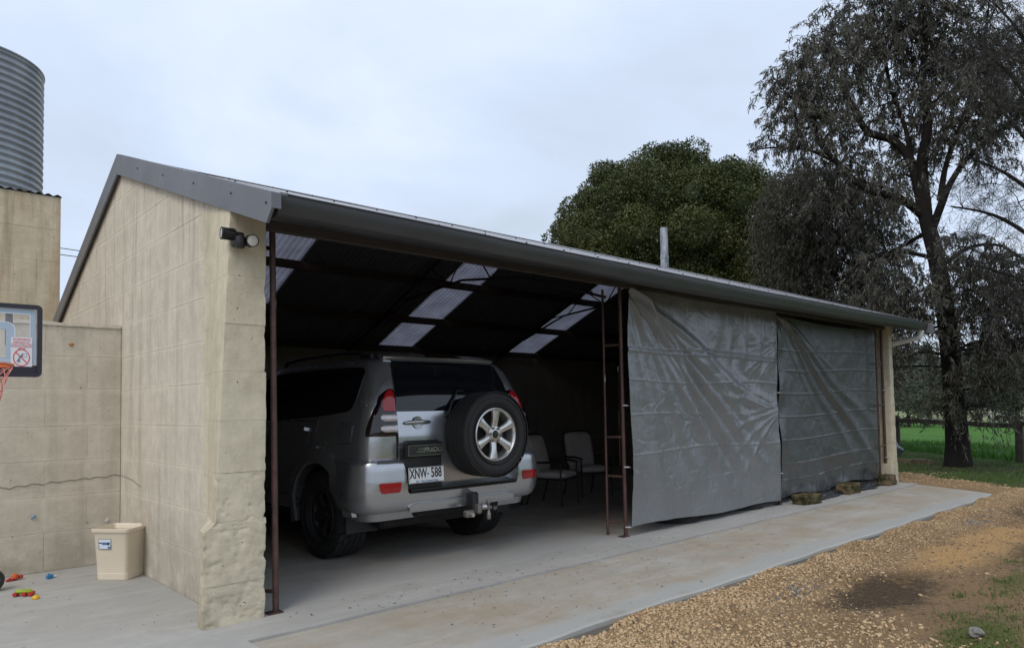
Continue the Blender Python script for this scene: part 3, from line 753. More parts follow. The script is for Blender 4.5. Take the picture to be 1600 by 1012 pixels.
# tank with corrugated wall
TR, TX, TY = .968, 1.09, 12.92
prof = []; zz_ = 4.20; Ht = 2.28
nn = int(Ht/.102)*8
for i in range(nn+1):
    z = zz_+Ht*i/nn; prof.append((TR+.014*cos(2*pi*(z-zz_)/.102), z))
tk = thing('water_tank', 'round corrugated galvanised water tank standing on the block tower', 'tank', (0, 0, 0))
MB().lathe(prof, 96, 'z', (TX, TY, 0)).obj('tank_wall', M['tank'], tk, smooth=True)
MB().lathe([(TR+.012, zz_+Ht-.02), (TR+.022, zz_+Ht-.01), (TR+.022, zz_+Ht+.012), (TR, zz_+Ht+.014), (TR*.5, zz_+Ht+.16), (0, zz_+Ht+.25)], 96, 'z', (TX, TY, 0)).obj('tank_lid', M['tank'], tk, smooth=True, sharp=50)
# small distant roof and wires behind
pw = MB()
for dz in (0, .16): pw.tube([(-12, 42, 9.6+dz*2), (5, 40, 9.1+dz*2), (22, 44, 9.5+dz*2)], .02, 5)
pw = pw.obj('power_line', M['black'], None, label='pair of thin power wires crossing the sky left of the gable', cat='power line')
# ------------------------------------------------------------------ tarpaulins
def nfield(X, Z, fr, seed, octv=4):
    """cheap vectorised value noise"""
    out = np.zeros_like(X); amp = 1; tot = 0
    r_ = np.random.default_rng(seed)
    for o_ in range(octv):
        g_ = r_.random((64, 64)); x = X*fr; z = Z*fr
        xi = np.floor(x).astype(int); zi = np.floor(z).astype(int); fx = x-xi; fz = z-zi
        fx = fx*fx*(3-2*fx); fz = fz*fz*(3-2*fz)
        a = g_[xi % 64, zi % 64]; b = g_[(xi+1) % 64, zi % 64]; c = g_[xi % 64, (zi+1) % 64]; d = g_[(xi+1) % 64, (zi+1) % 64]
        out += amp*((a*(1-fx)+b*fx)*(1-fz)+(c*(1-fx)+d*fx)*fz); tot += amp; amp *= .5; fr *= 2.03
    return out/tot
def fold(t, w):      # ridge profile
    return np.exp(-(t/w)**2)
def make_tarp(name, label, x0, x1, zb, zt, y, mat, nx, nz, disp, outline=None, group=None):
    U, W = np.meshgrid(np.linspace(0, 1, nx), np.linspace(0, 1, nz))
    xl, xr, zlo, zhi = outline(U, W) if outline else (x0+0*U, x1+0*U, zb+0*U, zt+0*U)
    X = xl+(xr-xl)*U; Z = zlo+(zhi-zlo)*W
    Y = y + disp(U, W, X, Z)
    V = np.stack([X.ravel(), Y.ravel(), Z.ravel()], 1); i = np.arange(nx*nz).reshape(nz, nx)
    F = np.stack([i[:-1, :-1].ravel(), i[:-1, 1:].ravel(), i[1:, 1:].ravel(), i[1:, :-1].ravel()], 1)
    me = raw_mesh(name, V, F); me.polygons.foreach_set('use_smooth', [True]*len(me.polygons))
    o = link(name, me, mat, None, label, 'tarpaulin', group)
    sm = o.modifiers.new('thickness', 'SOLIDIFY'); sm.thickness = .0015
    return o
def rays_from(U, W, X, Z, cx, cz, angs, amp, w, lmax, fade=.3):
    D = np.zeros_like(X); dx = X-cx; dz = Z-cz
    for a, k in zip(angs, amp):
        t = dx*sin(RAD(a))+dz*cos(RAD(a)); s = dx*cos(RAD(a))-dz*sin(RAD(a))      # angle below horizontal, to the right
        ww = w*(.5+.55*np.clip(s, 0, 9)); D += k*fold(t+.03*np.sin(s*3+a), ww)*np.clip(s/fade, 0, 1)*np.clip((lmax-s)/(lmax*.4), 0, 1)*(s > 0)
    return D
def crease(X, Z, seed, n, amp, xr, zr, ln=(.1, .35), w=.008):
    r_ = np.random.default_rng(seed); D = np.zeros_like(X)
    for k in range(n):
        cx, cz = r_.uniform(*xr), r_.uniform(*zr); a = r_.uniform(0, pi); L = r_.uniform(*ln)
        m = (abs(X-cx) < L) & (abs(Z-cz) < L)
        s = (X[m]-cx)*cos(a)+(Z[m]-cz)*sin(a); t = -(X[m]-cx)*sin(a)+(Z[m]-cz)*cos(a)
        D[m] += amp*r_.uniform(.4, 1)*fold(t+.15*s*s/L, w*r_.uniform(.7, 2))*np.clip(1-(s/L)**2, 0, 1)
    return D
def disp1(U, W, X, Z):
    D = .05*np.sin(pi*W)*np.sin(pi*U)*.4
    D = D - rays_from(U, W, X, Z, 5.93, 2.62, (26, 31, 36.5, 42, 49, 58, 66, 76), (.05, .04, .060, .050, .034, .028, .02, .014), .055, 3.9)
    D = D + rays_from(U, W, X, Z, 5.93, 2.62, (33.5, 39, 45), (.03, .036, .022), .026, 3.0)
    D = D - rays_from(U, W, -X, Z, -9.2, 2.2, (8, 15, 24, 34, 46), (.006, .006, .007, .005, .004), .022, 1.1)
    D = D - rays_from(U, W, -X, -Z+0, -9.2, -1.32, (4, 12, 21), (.012, .009, .006), .04, 1.9)
    D = D - rays_from(U, W, -X, Z, -9.2, 1.33, (5, 14, 27, 40), (.008, .012, .009, .010), .04, 1.6)
    for zf, a in ((1.98, .010), (1.62, .004), (1.25, .0025), (.86, .004), (.5, .002)): D -= a*fold(Z-zf-.02*np.sin(X*2.2+zf*5), .010)
    D -= .012*fold(Z-1.93+.012*np.sin(X*3), .012)
    for xf in (6.33, 6.66, 7.05, 7.45, 7.9, 8.35, 8.8): D -= .0045*fold(X-xf-.012*np.sin(Z*3+xf), .007)*(.4+.6*nfield(X, Z, 1.5, int(xf*100), 1))
    # crumpled strip under the top hem on the right
    D -= .022*np.sin(X*17+np.sin(Z*5)*1.2)*np.exp(-((Z-2.02-.03*np.sin(X*4))/.16)**2)*np.clip((X-7.3)/.8, 0, 1)
    D += crease(X, Z, 5, 90, .003, (5.95, 9.2), (.1, 2.5))
    D += crease(X, Z, 8, 30, .005, (5.95, 7.2), (.3, 2.0), (.06, .2), .010)
    th = np.linspace(pi, 2*pi, 2)
    D += .05*(nfield(X, Z, 1.3, 3, 4)-.5)+.006*(nfield(X, Z, 9, 4, 3)-.5)
    return D
def out1(U, W):
    xl = 5.945+.02*np.sin(W*7)+.01*W; xr = 9.135+.02*np.sin(W*9+1)-.03*(1-W)
    zlo = .105-.045*U+.012*np.sin(U*9); zhi = 2.60-.0*U-.02*np.sin(U*pi)
    return xl, xr, zlo, zhi
tp1 = make_tarp('tarpaulin', 'large shiny silver grey tarpaulin creased diagonally, hung beside the open bay', 0, 0, 0, 0, 4.665, M['tarp'], 430, 330, disp1, out1, 'tarpaulins across the open bays')
def disp2(U, W, X, Z):
    D = .03*np.sin(pi*W)*np.sin(pi*U)
    D = D - rays_from(U, W, X, Z, 9.2, 2.60, (27, 34, 41), (.022, .05, .024), .04, 4.4) - rays_from(U, W, X, Z, 9.2, 2.6, (22, 50), (.014, .008), .03, 2.4)
    for zf in (2.12, 1.84, 1.52, 1.2, .88, .56, .34): D -= .0045*fold(Z-zf+.035*np.sin(X*1.4+.4), .010)
    D += crease(X, Z, 15, 60, .003, (9.2, 12.8), (.3, 2.5), (.12, .4))
    lowk = np.clip((.55-Z)/.35, 0, 1)
    D += lowk*.06*(nfield(X*1.6, Z, 1.6, 31, 4)-.5)*2 + lowk*.03
    D += lowk*.012*np.sin(X*11+Z*9)
    D += .04*(nfield(X, Z, 1.3, 13, 4)-.5)
    D -= .02*np.sin(Z*9)*fold(U-.02, .03)
    return D
def out2(U, W):
    xl = 9.235+.025*np.sin(W*11)+.0*W; xr = 12.66+.012*np.sin(W*6)-.02*W
    zlo = .07+.03*np.sin(U*12)+.05*U; zhi = 2.57-.05*np.sin(U*pi)
    return xl, xr, zlo, zhi
tp2 = make_tarp('tarpaulin', 'dull dark grey tarpaulin with level fold lines, sagging onto stones at its foot', 0, 0, 0, 0, 4.70, M['tarp2'], 380, 300, disp2, out2, 'tarpaulins across the open bays')
def disp3(U, W, X, Z): return .05*(nfield(X*2, Z, 3, 44, 4)-.5)+.02*np.sin(Z*14+X*20)*np.clip(1-Z, 0, 1)
make_tarp('tarpaulin', 'narrow blue grey tarpaulin strip hanging behind the last pipe ladder', 12.62, 12.95, .12, 2.55, 4.86, M['tarp3'], 40, 160, disp3, None, 'tarpaulins across the open bays')
# cord ties
lab = ['pale cord tie holding the shiny tarpaulin to the front pipe at chest height', 'pale cord tie holding the shiny tarpaulin to the front pipe below knee height', 'pale cord tie at the foot of the front pipe beside the shiny tarpaulin',
       'pale cord tie high on the pipe between the two large tarpaulins', 'pale cord tie near the foot of the pipe between the two large tarpaulins', 'pale cord tie in the middle of the last pipe ladder', 'pale cord tie at the foot of the last pipe ladder']
for k, (x_, z_, y_) in enumerate(((5.93, 1.36, 4.72), (5.93, .72, 4.72), (5.935, .10, 4.72), (9.18, 1.50, 4.70), (9.185, .42, 4.70), (12.87, 1.55, 4.69), (12.88, .42, 4.69))):
    t = thing('cord_tie', lab[k], 'tie', (x_, y_, z_), 0, 'cord ties on the pipes')
    MB().lathe([(.022, -.008), (.030, -.004), (.030, .004), (.022, .008)], 14, 'z').obj('loop', M['clip'], t, smooth=True)
    MB().tube([(-.05, -.01, .004), (0, -.034, 0), (.05, -.02, -.006)], .0045, 6).obj('tail', M['clip'], t)

# mossy blocks, poly, tyres at the foot of the tarps
N = Nd('mossy_stone'); g = N.geo()
c = N.mix(N.noise(14, 6, .7, g), (.10, .075, .045), (.22, .165, .10)); c = N.mix(N.ramp(N.noise(6, 6, .7, g), [(.42, 0), (.6, 1)]), c, (.032, .034, .014)); c = N.mix(N.ramp(N.noise(9, 6, .7, g), [(.6, 0), (.75, 1)]), c, (.05, .035, .022))
M['moss'] = N.done(c, .95, 0, N.bump(N.noise(35, 6, .7, g), .7, .01), .1)
def loose_block(x_, y_, L, D, H, rz, label, seed):
    o = rough_block(-L/2, L/2, -D/2, D/2, 0, H, M['moss'], None, seed, amp=.028, name='stone_block', n=8)
    o.location = (x_, y_, .0); o.rotation_euler = (0, 0, rz); o['label'] = label; o['category'] = 'stone block'; o['group'] = 'stone blocks weighing down the tarpaulin'
loose_block(9.52, 4.50, .42, .20, .13, -.12, 'mossy stone block nearest the gap between the two large tarpaulins', 3)
loose_block(11.0, 4.56, .46, .20, .15, .05, 'paler brown stone block sitting on the black plastic under the dull tarpaulin', 8)
loose_block(12.5, 4.55, .40, .22, .16, .1, 'mossy stone block at the foot of the last pipe ladder', 12)
def heap(name, label, cat, x_, y_, sx, sy, sz, seed, mat, amp=.55):
    me = blobmesh(1, seed, sx, sy, sz, 4, amp, 3.5); o = link(name, me, mat, None, label, cat); o.location = (x_, y_, sz*.35); return o
heap('plastic_sheet', 'crumpled black plastic sheet lying between the first two stone blocks', 'plastic sheet', 10.25, 4.62, .55, .13, .05, 3, M['poly'])
heap('plastic_sheet', 'crumpled black plastic sheet bunched right of the pale brown stone block', 'plastic sheet', 11.75, 4.63, .45, .13, .06, 4, M['poly'])
N = Nd('tyre_rubber'); g = N.geo()
M['tyre'] = N.done(N.mix(N.noise(20, 5, .6), (.016, .016, .017), (.032, .031, .03)), .72, 0, N.bump(N.noise(90, 3), .1, .002), .35)
def tyre_parts(parent, R=.385, W=.265, rin=.22, lugs=30, axis='y', tread='lug'):
    h = W/2; sh = .02
    prof = [(rin, -h*.72), (rin+.012, -h*.84), (rin+.05, -h*.98), ((rin+R)/2, -h*1.03), (R-.045, -h*.98), (R-.018, -h*.86), (R-.012, -h*.80),
            (R-.012, 0), (R-.012, h*.80), (R-.018, h*.86), (R-.045, h*.98), ((rin+R)/2, h*1.03), (rin+.05, h*.98), (rin+.012, h*.84), (rin, h*.72)]
    t = MB().lathe(prof, 64, axis); 
    to = t.obj('tyre', M['tyre'], parent, smooth=True, sharp=35)
    # rings on the sidewall
    rg = MB()
    for R0 in (rin+.03, R-.055):
        for s in (-1, 1): rg.lathe([(R0-.004, s*h*.94), (R0-.003, s*(h*1.03+.004)), (R0+.003, s*(h*1.03+.004)), (R0+.004, s*h*.94)], 48, axis)
    rg.obj('sidewall_rib', M['tyre'], to, smooth=True, sharp=30)
    lg = MB(); rows_ = (-.80, -.42, 0, .42, .80)
    for k in range(lugs*1):
        for j, q in enumerate(rows_):
            a = 2*pi*(k+.5*(j % 2))/lugs; da = 2*pi/lugs*(.40 if tread == 'lug' else .46); w2 = h*.17; sk = .06*(1 if j < 2 else -1 if j > 2 else 0)
            pts = []
            for RR in (R-.014, R-(.001 if tread == 'lug' else .006)):
                for (aa, hh) in ((a-da, q*h-w2), (a+da, q*h-w2), (a+da+sk, q*h+w2), (a-da+sk, q*h+w2)):
                    pts.append({'y': (RR*cos(aa), hh, RR*sin(aa)), 'x': (hh, RR*cos(aa), RR*sin(aa)), 'z': (RR*cos(aa), RR*sin(aa), hh)}[axis])
            lg.add(pts, [(4,5,6,7), (0,1,5,4), (1,2,6,5), (2,3,7,6), (3,0,4,7)])
            if j in (0, 4) and tread == 'lug':      # shoulder lug
                s = -1 if j == 0 else 1; pts = []
                for (RR, hh) in ((R-.002, q*h), (R-.020, s*h*.96), (R-.055, s*h*1.02)):
                    for aa in (a-da*.9, a+da*.9):
                        pts.append({'y': (RR*cos(aa), hh+s*.006, RR*sin(aa)), 'x': (hh+s*.006, RR*cos(aa), RR*sin(aa)), 'z': (RR*cos(aa), RR*sin(aa), hh+s*.006)}[axis])
                lg.add(pts, [(0,1,3,2), (2,3,5,4)])
    lg.obj('tread', M['tyre'], to, kind='stuff')
    return to
for k, (x_, y_, lab) in enumerate(((7.15, 5.02, 'black tyre lying flat under the hem of the shiny tarpaulin, nearer the open bay'), (8.62, 5.00, 'black tyre lying flat under the hem of the shiny tarpaulin, nearer the middle pipe'))):
    t = thing('old_tyre', lab, 'tyre', (x_, y_, .075), 0, 'old tyres under the tarpaulin'); tyre_parts(t, .31, .15, .19, 36, 'z', 'road')

# ------------------------------------------------------------------ bin and toys
M['bin'] = plain('cream_plastic', (.72, .63, .49), .42, var=.06, scale=8)
bn = thing('plastic_bin', 'cream square plastic bin with a small printed sticker, in the yard corner', 'bin', (1.655, 6.66, -.002), RAD(-50.2))
# local: x along labelled face, y away from it
def rrect(w, d, r_, n=5):
    P = []
    for cx, cy, a0 in ((w/2-r_, d/2-r_, 0), (-w/2+r_, d/2-r_, 90), (-w/2+r_, -d/2+r_, 180), (w/2-r_, -d/2+r_, 270)):
        for k in range(n+1):
            a = RAD(a0+90*k/n); P.append((cx+r_*cos(a), cy+r_*sin(a)))
    return P
def bin_loft(levels):
    V = []; F = []; n = None
    for (w, d, r_, z) in levels:
        P = rrect(w, d, r_); n = len(P); V += [(p[0], p[1], z) for p in P]
    for k in range(len(levels)-1):
        for i in range(n): F.append((k*n+i, k*n+(i+1) % n, (k+1)*n+(i+1) % n, (k+1)*n+i))
    return V, F, n
lv = [(.265, .235, .03, 0), (.275, .245, .035, .006), (.279, .249, .035, .055), (.272, .242, .035, .058), (.305, .275, .035, .385), (.312, .282, .035, .388), (.336, .306, .035, .39), (.342, .312, .035, .398), (.342, .312, .035, .418), (.328, .298, .03, .420), (.312, .282, .03, .405), (.268, .238, .03, .02)]
V, F, n = bin_loft(lv); F.append(tuple(range(n-1, -1, -1))); F.append(tuple((len(lv)-1)*n+i for i in range(n)))
MB().add(V, F).obj('bucket', M['bin'], bn, smooth=True, sharp=35)
M['paper'] = plain('sticker_paper', (.62, .66, .72), .5, var=.03)
M['ink'] = plain('blue_black_ink', (.02, .04, .10), .5); M['ink2'] = plain('blue_ink', (.06, .16, .35), .5, var=.4, scale=60)
st = link('sticker', None, None, bn); st.location = (-.045, -.139, .300); st.rotation_euler = (RAD(-3.0), 0, 0)
MB().box(-.056, .056, -.0008, .0006, -.045, .036).obj('sticker_paper', M['ink'], st)
MB().box(-.053, .053, -.0015, 0, -.042, .033).obj('sticker_panel', M['paper'], st)
k_ = MB(); k_.box(-.052, -.022, -.0022, -.001, -.002, .008); k_.box(.02, .046, -.0022, -.001, -.012, .010); k_.obj('dark_print', M['ink'], st)
k_ = MB(); k_.box(-.020, .018, -.0021, -.001, -.012, .010); k_.box(.030, .050, -.0021, -.001, -.040, -.022); k_.box(-.05, -.044, -.0021, -.001, -.036, -.018); k_.obj('blue_print', M['ink2'], st)

t = thing('toy_car', 'lime green toy car with dark red wheels lying on the concrete', 'toy', (.955, 6.50, 0), RAD(-35))
MB().box(-.06, .06, -.022, .022, .018, .05, .014).obj('body', M['green_toy'], t, smooth=True)
m0 = MB(); 
for sx in (-.05, .012, .055): MB().lathe([(0, -.03), (.014, -.03), (.016, -.024), (.016, .024), (.014, .03), (0, .03)], 16, 'y', (sx, 0, .017)).obj('wheel', M['red_toy'], t, smooth=True, sharp=40)
t = thing('toy_blocks', 'red plastic toy with knobs on the concrete beside the black wheel', 'toy', (.985, 7.16, 0), RAD(20))
MB().box(-.03, .03, -.018, .018, .0, .03, .01).obj('body', M['red_toy'], t, smooth=True)
M['orange_toy'] = plain('orange_plastic', (.62, .12, .03), .35)
MB().lathe([(0, 0), (.022, .004), (.026, .02), (.018, .04), (0, .045)], 16, 'z', (.005, 0, .012)).obj('knob', M['orange_toy'], t, smooth=True)
MB().lathe([(0, 0), (.016, .004), (.02, .015), (.014, .03), (0, .034)], 16, 'z', (.05, 0, .006)).obj('knob', M['red_toy'], t, smooth=True)
MB().tube([(-.06, -.01, .008), (-.03, 0, .018)], .012, 8).obj('handle', M['red_toy'], t, smooth=True)
t = thing('toy_brick', 'bright blue plastic toy piece with a white tip near the low wall', 'toy', (1.215, 7.02, 0), RAD(15))
MB().box(-.03, .02, -.015, .015, 0, .034, .006).obj('body', M['blue_toy'], t)
MB().lathe([(.008, 0), (.008, .01), (0, .01)], 10, 'z', (-.012, 0, .033)).obj('stud', M['blue_toy'], t)
MB().tube([(.02, 0, .012), (.045, 0, .012)], .009, 8).obj('tip', M['paper'], t)
t = link('toy_cup', MB().lathe([(0, 0), (.024, .001), (.026, .006), (.02, .022), (.013, .028), (0, .029)], 18, 'z').mesh('toy_cup', True, 50), M['yellow_toy'], None, 'small yellow plastic dome toy, nearest toy to the camera on the concrete', 'toy'); t.location = (1.005, 6.33, 0)
t = thing('toy_tractor', 'black toy tractor wheel with a white hub at the left edge of the yard', 'toy', (.79, 6.84, .085), RAD(15))
MB().lathe([(.03, -.045), (.07, -.05), (.085, -.035), (.088, 0), (.085, .035), (.07, .05), (.03, .045)], 32, 'y').obj('tyre', M['black'], t, smooth=True)
MB().lathe([(0, -.048), (.03, -.052), (.045, -.048), (.05, -.03)], 24, 'y').obj('hub', M['white'], t, smooth=True)
MB().tube([(0, .05, 0), (0, .25, 0)], .008, 8).obj('axle', M['black'], t)

# ------------------------------------------------------------------ basketball hoop
N = Nd('clear_backboard'); N.done((.80, .84, .87), .12); 
tr = N.n.new('ShaderNodeBsdfTransparent'); ms = N.n.new('ShaderNodeMixShader'); ms.inputs[0].default_value = .12
N.l.new(tr.outputs[0], ms.inputs[1]); N.l.new(N.b.outputs[0], ms.inputs[2]); N.l.new(ms.outputs[0], N.out.inputs[0]); M['clear'] = N.m
M['board_blue'] = plain('pale_blue_board_print', (.40, .50, .60), .4, var=.04)
M['board_white'] = plain('pale_board_line', (.62, .68, .74), .4, var=.03)
M['frame'] = plain('black_board_frame', (.022, .02, .035), .4)
M['rim'] = plain('orange_rim', (.60, .12, .03), .45)
M['net'] = plain('pink_net_cord', (.62, .24, .20), .8)
M['signred'] = plain('warning_red', (.62, .06, .07), .5); M['signwhite'] = plain('warning_white', (.75, .74, .76), .5, var=.02)
hp = thing('basketball_hoop', 'portable basketball backboard with black frame, orange rim and pink net at the left edge', 'basketball hoop', (.47, 5.5, 0), 0)
HW, zb0, zt0 = .418, 1.60, 2.065
def ring_rect(x0, x1, z0, z1, w, y0, y1, r_=.04):
    m = MB(); P = rrect(x1-x0, z1-z0, r_); Q = rrect(x1-x0-2*w, z1-z0-2*w, max(.004, r_-w)); cx, cz = (x0+x1)/2, (z0+z1)/2; n = len(P)
    V = [(p[0]+cx, y0, p[1]+cz) for p in P]+[(p[0]+cx, y0, p[1]+cz) for p in Q]+[(p[0]+cx, y1, p[1]+cz) for p in P]+[(p[0]+cx, y1, p[1]+cz) for p in Q]
    F = []
    for i in range(n):
        j = (i+1) % n; F += [(i, j, n+j, n+i), (2*n+i, 3*n+i, 3*n+j, 2*n+j), (i, 2*n+i, 2*n+j, j), (n+i, n+j, 3*n+j, 3*n+i)]
    return m.add(V, F)
ring_rect(-HW, HW, zb0, zt0, .026, -.025, .015, .03).obj('frame', M['frame'], hp)
MB().box(-HW+.02, HW-.02, -.006, 0, zb0+.02, zt0-.02).obj('panel', M['clear'], hp)
MB().box(-HW+.026, HW-.026, -.009, -.0065, zb0+.026, zb0+.075).obj('lower_band', M['frame'], hp)
ring_rect(-HW+.035, HW-.035, zb0+.078, zt0-.03, .030, -.0085, -.0065, .02).obj('border_print', M['board_blue'], hp)
ring_rect(-HW+.062, HW-.062, zb0+.10, zt0-.058, .006, -.0098, -.0088, .012).obj('border_line', M['board_white'], hp)
ring_rect(-.27, .27, zb0+.075, zb0+.345, .045, -.0088, -.0065, .05).obj('target_print', M['board_blue'], hp)
ring_rect(-.275, .275, zb0+.07, zb0+.35, .007, -.0102, -.0090, .05).obj('target_line', M['board_white'], hp)
MB().box(.225, .262, .004, .03, zb0+.2, zt0-.05).obj('back_brace', M['frame'], hp)
MB().box(-.262, -.225, .004, .03, zb0+.2, zt0-.05).obj('back_brace', M['frame'], hp)
sg = link('warning_sticker', None, None, hp); sg.location = (.308, -.0115, zb0+.158); sg.scale = (.8, 1, 1)
MB().box(-.072, .072, -.001, 0, -.092, .095).obj('sticker_panel', M['signwhite'], sg)
def text_obj(txt, size, mat, parent, loc, sx=1, rot=(RAD(90), 0, 0), ext=.0008, name='lettering', align='CENTER', space=1, off=0):
    cu = bpy.data.curves.new('t', 'FONT'); cu.body = txt; cu.size = size; cu.extrude = ext; cu.align_x = align; cu.align_y = 'CENTER'; cu.resolution_u = 3; cu.space_character = space; cu.offset = off
    o = bpy.data.objects.new('t', cu); COL.objects.link(o); bpy.context.view_layer.update()
    me = bpy.data.meshes.new_from_object(o.evaluated_get(bpy.context.evaluated_depsgraph_get())); bpy.data.objects.remove(o); bpy.data.curves.remove(cu)
    me.materials.clear(); ob = link(name, me, mat, parent); ob.location = loc; ob.rotation_euler = rot; ob.scale = (sx, 1, 1); return ob
text_obj('WARNING', .021, M['signred'], sg, (0, -.0015, .081), 1.15)
for k, s in enumerate(('SEVERE INJURY MAY', 'OCCUR. DO NOT HANG', 'ON RIM OR BACKBOARD', 'KEEP OFF')):
    text_obj(s, .0125, M['signred'], sg, (0, -.0015, .063-.0135*k), .98)
MB().lathe([(.050, -.001), (.050, -.0025), (.056, -.0025), (.056, -.001)], 40, 'y', (0, 0, -.035), close=True).obj('ban_ring', M['signred'], sg)
m = MB(); m.box(-.052, .052, -.0025, -.001, -.003, .003); bar = m.obj('ban_bar', M['signred'], sg); bar.location = (0, -.0006, -.035); bar.rotation_euler = (0, RAD(42), 0)
m = ring_rect(.004, .036, -.030, -.008, .002, -.002, -.001, .003); m.obj('board_picture', M['ink2'], sg)
m = MB(); m.tube([(.004, -.002, -.022), (-.010, -.002, -.030), (-.018, -.002, -.045), (-.030, -.002, -.060)], .003, 6); m.tube([(-.018, -.002, -.045), (-.012, -.002, -.055), (-.02, -.002, -.066)], .0025, 6)
m.lathe([(0, -.004), (.005, -.004), (.005, -.001)], 12, 'y', (.004, 0, -.016)); m.obj('player_picture', M['ink'], sg)
RX, RY, RZ = .0, -.29, zb0+.055
V = []
MB().lathe([(.225+.009*cos(a), .009*sin(a)) for a in np.linspace(0, 2*pi, 9)[:-1]], 48, 'z', (RX, RY, RZ), close=True).obj('rim', M['rim'], hp, smooth=True)
MB().box(-.09, .09, -.085, -.012, RZ-.05, RZ+.006, .01).obj('rim_bracket', M['rim'], hp)
nm = MB()
for k in range(12):
    a = 2*pi*k/12
    for sgn in (1, -1):
        pts = []
        for j in range(9):
            t_ = j/8; R_ = .225-.10*t_**.7; aa = a+sgn*2*pi/24*(j % 2 if True else 0)*1.0
            pts.append((RX+R_*cos(aa), RY+R_*sin(aa), RZ-.012-.40*t_))
        nm.tube(pts, .0035, 4)
nm.obj('net', M['net'], hp)
MB().tube([(-.244, .03, 1.98), (-.6, .12, 1.9), (-1.0, .30, 1.85)], .016, 8).obj('arm', M['frame'], hp)
MB().tube([(.0, .03, 1.70), (-.5, .12, 1.66), (-1.0, .30, 1.60)], .016, 8).obj('arm', M['frame'], hp)
MB().tube([(-1.0, .30, 0), (-1.0, .30, 2.0)], .04, 14).obj('pole', M['frame'], hp, smooth=True)
MB().box(-1.5, -.8, .15, .9, 0, .14, .04).obj('base', M['frame'], hp)

# ------------------------------------------------------------------ chairs inside
M['cushion'] = plain('grey_beige_cushion', (.55, .51, .47), .9, bump=.3, scale=12)
M['cushion2'] = plain('patterned_cushion', (.30, .31, .33), .9, var=.5, scale=9)
M['chair'] = plain('black_chair_metal', (.02, .02, .02), .5)
def make_chair(label, cush):
    t = thing('patio_chair', label, 'chair', (0, 0, 0), 0, 'patio chairs stored in the shed')
    # local: faces -y
    def cushion(name, w, d, h, n=10):
        b = bmesh.new(); bmesh.ops.create_cube(b, size=1); bmesh.ops.subdivide_edges(b, edges=b.edges[:], cuts=n, use_grid_fill=True)
        for v in b.verts:
            x, y, z = v.co*2
            k = (1-abs(x)**4)*(1-abs(y)**4); r_ = 1-.12*(abs(x*y))**6
            tuft = sum(math.exp(-((x-tx)**2+(y-ty)**2)/.02) for tx in (-.45, .45) for ty in (-.4, .4))
            v.co = Vector((x*w/2*r_, y*d/2*r_, z*h/2*(.35+.65*k**.5)*(1-.35*tuft)))
        me = bpy.data.meshes.new(name); b.to_mesh(me); b.free(); me.polygons.foreach_set('use_smooth', [True]*len(me.polygons))
        return link(name, me, cush, t)
    s = cushion('seat', .52, .52, .12); s.location = (0, -.02, .47)
    b = cushion('backrest', .52, .62, .11); b.location = (0, .27, .78); b.rotation_euler = (RAD(76), 0, 0)
    for sx in (-1, 1):
        MB().tube([(sx*.29, -.27, 0), (sx*.28, -.25, .4), (sx*.29, -.24, .66)], .014, 8).obj('leg', M['chair'], t, smooth=True)
        MB().tube([(sx*.27, .34, 0), (sx*.26, .22, .42), (sx*.26, .36, 1.08)], .014, 8).obj('leg', M['chair'], t, smooth=True)
        MB().tube([(sx*.29, -.27, .655), (sx*.30, -.1, .68), (sx*.29, .12, .67), (sx*.27, .28, .68)], .018, 8).obj('armrest', M['chair'], t, smooth=True)
    m = MB(); m.tube([(-.28, -.25, .41), (.28, -.25, .41), (.26, .22, .42), (-.26, .22, .42), (-.28, -.24, .41)], .012, 6); m.obj('seat_frame', M['chair'], t, smooth=True); m = MB()
    m.tube([(-.26, .36, 1.08), (-.1, .37, 1.11), (.1, .37, 1.11), (.26, .36, 1.08)], .014, 8); m.obj('back_rail', M['chair'], t, smooth=True)
    return t
for (x_, y_, rz, lab, cu) in ((7.25, 7.05, 18, 'grey cushioned patio chair facing out, directly right of the parked car', M['cushion']),
                              (6.72, 7.62, -28, 'patterned cushioned patio chair half hidden behind the rear corner of the car', M['cushion2']),
                              (8.25, 7.30, -16, 'dark cushioned patio chair furthest from the car, behind the pipe ladder', M['cushion'])):
    c_ = make_chair(lab, cu); c_.location = (x_, y_, 0); c_.scale = (.92, .92, .88); c_.rotation_euler = (0, 0, RAD(rz))
bl = link('folded_blanket', blobmesh(1, 6, .26, .24, .12, 4, .5, 3), M['cushion2'], None, 'crumpled grey patterned blanket piled on the chair behind the car corner', 'blanket'); bl.location = (6.72, 7.6, .60)
# ------------------------------------------------------------------ the parked four wheel drive
N = Nd('silver_car_paint'); 
M['paint'] = N.done((.46, .47, .485), N.ramp(N.noise(9, 4), [(.3, .22), (.7, .28)]), .85, None, .5, Coat_Weight=.4, Coat_Roughness=.2)
N = Nd('tinted_glass'); M['glass'] = N.done((.006, .007, .009), .04, 0, None, .6)
M['redlens'] = plain('red_lamp_lens', (.33, .008, .013), .12, 0, .7, .25, 25)
M['darkred'] = plain('smoked_red_lens', (.011, .002, .004), .10, 0, .7, .2, 20)
M['clearlens'] = plain('clear_lamp_lens', (.55, .50, .50), .15, .3, .7, .2, 25)
M['trim'] = plain('black_trim', (.014, .014, .015), .45, bump=.1)
M['alloy'] = plain('silver_alloy', (.62, .61, .59), .3, .85, .5, .05)
M['steel'] = plain('dirty_steel', (.22, .20, .185), .5, .6, .5, .35, 40)
M['badge'] = plain('chrome_badge', (.6, .6, .6), .2, .9)
M['underbody'] = plain('underbody', (.012, .011, .010), .8)
M['seam'] = plain('panel_gap', (.01, .01, .01), .9)
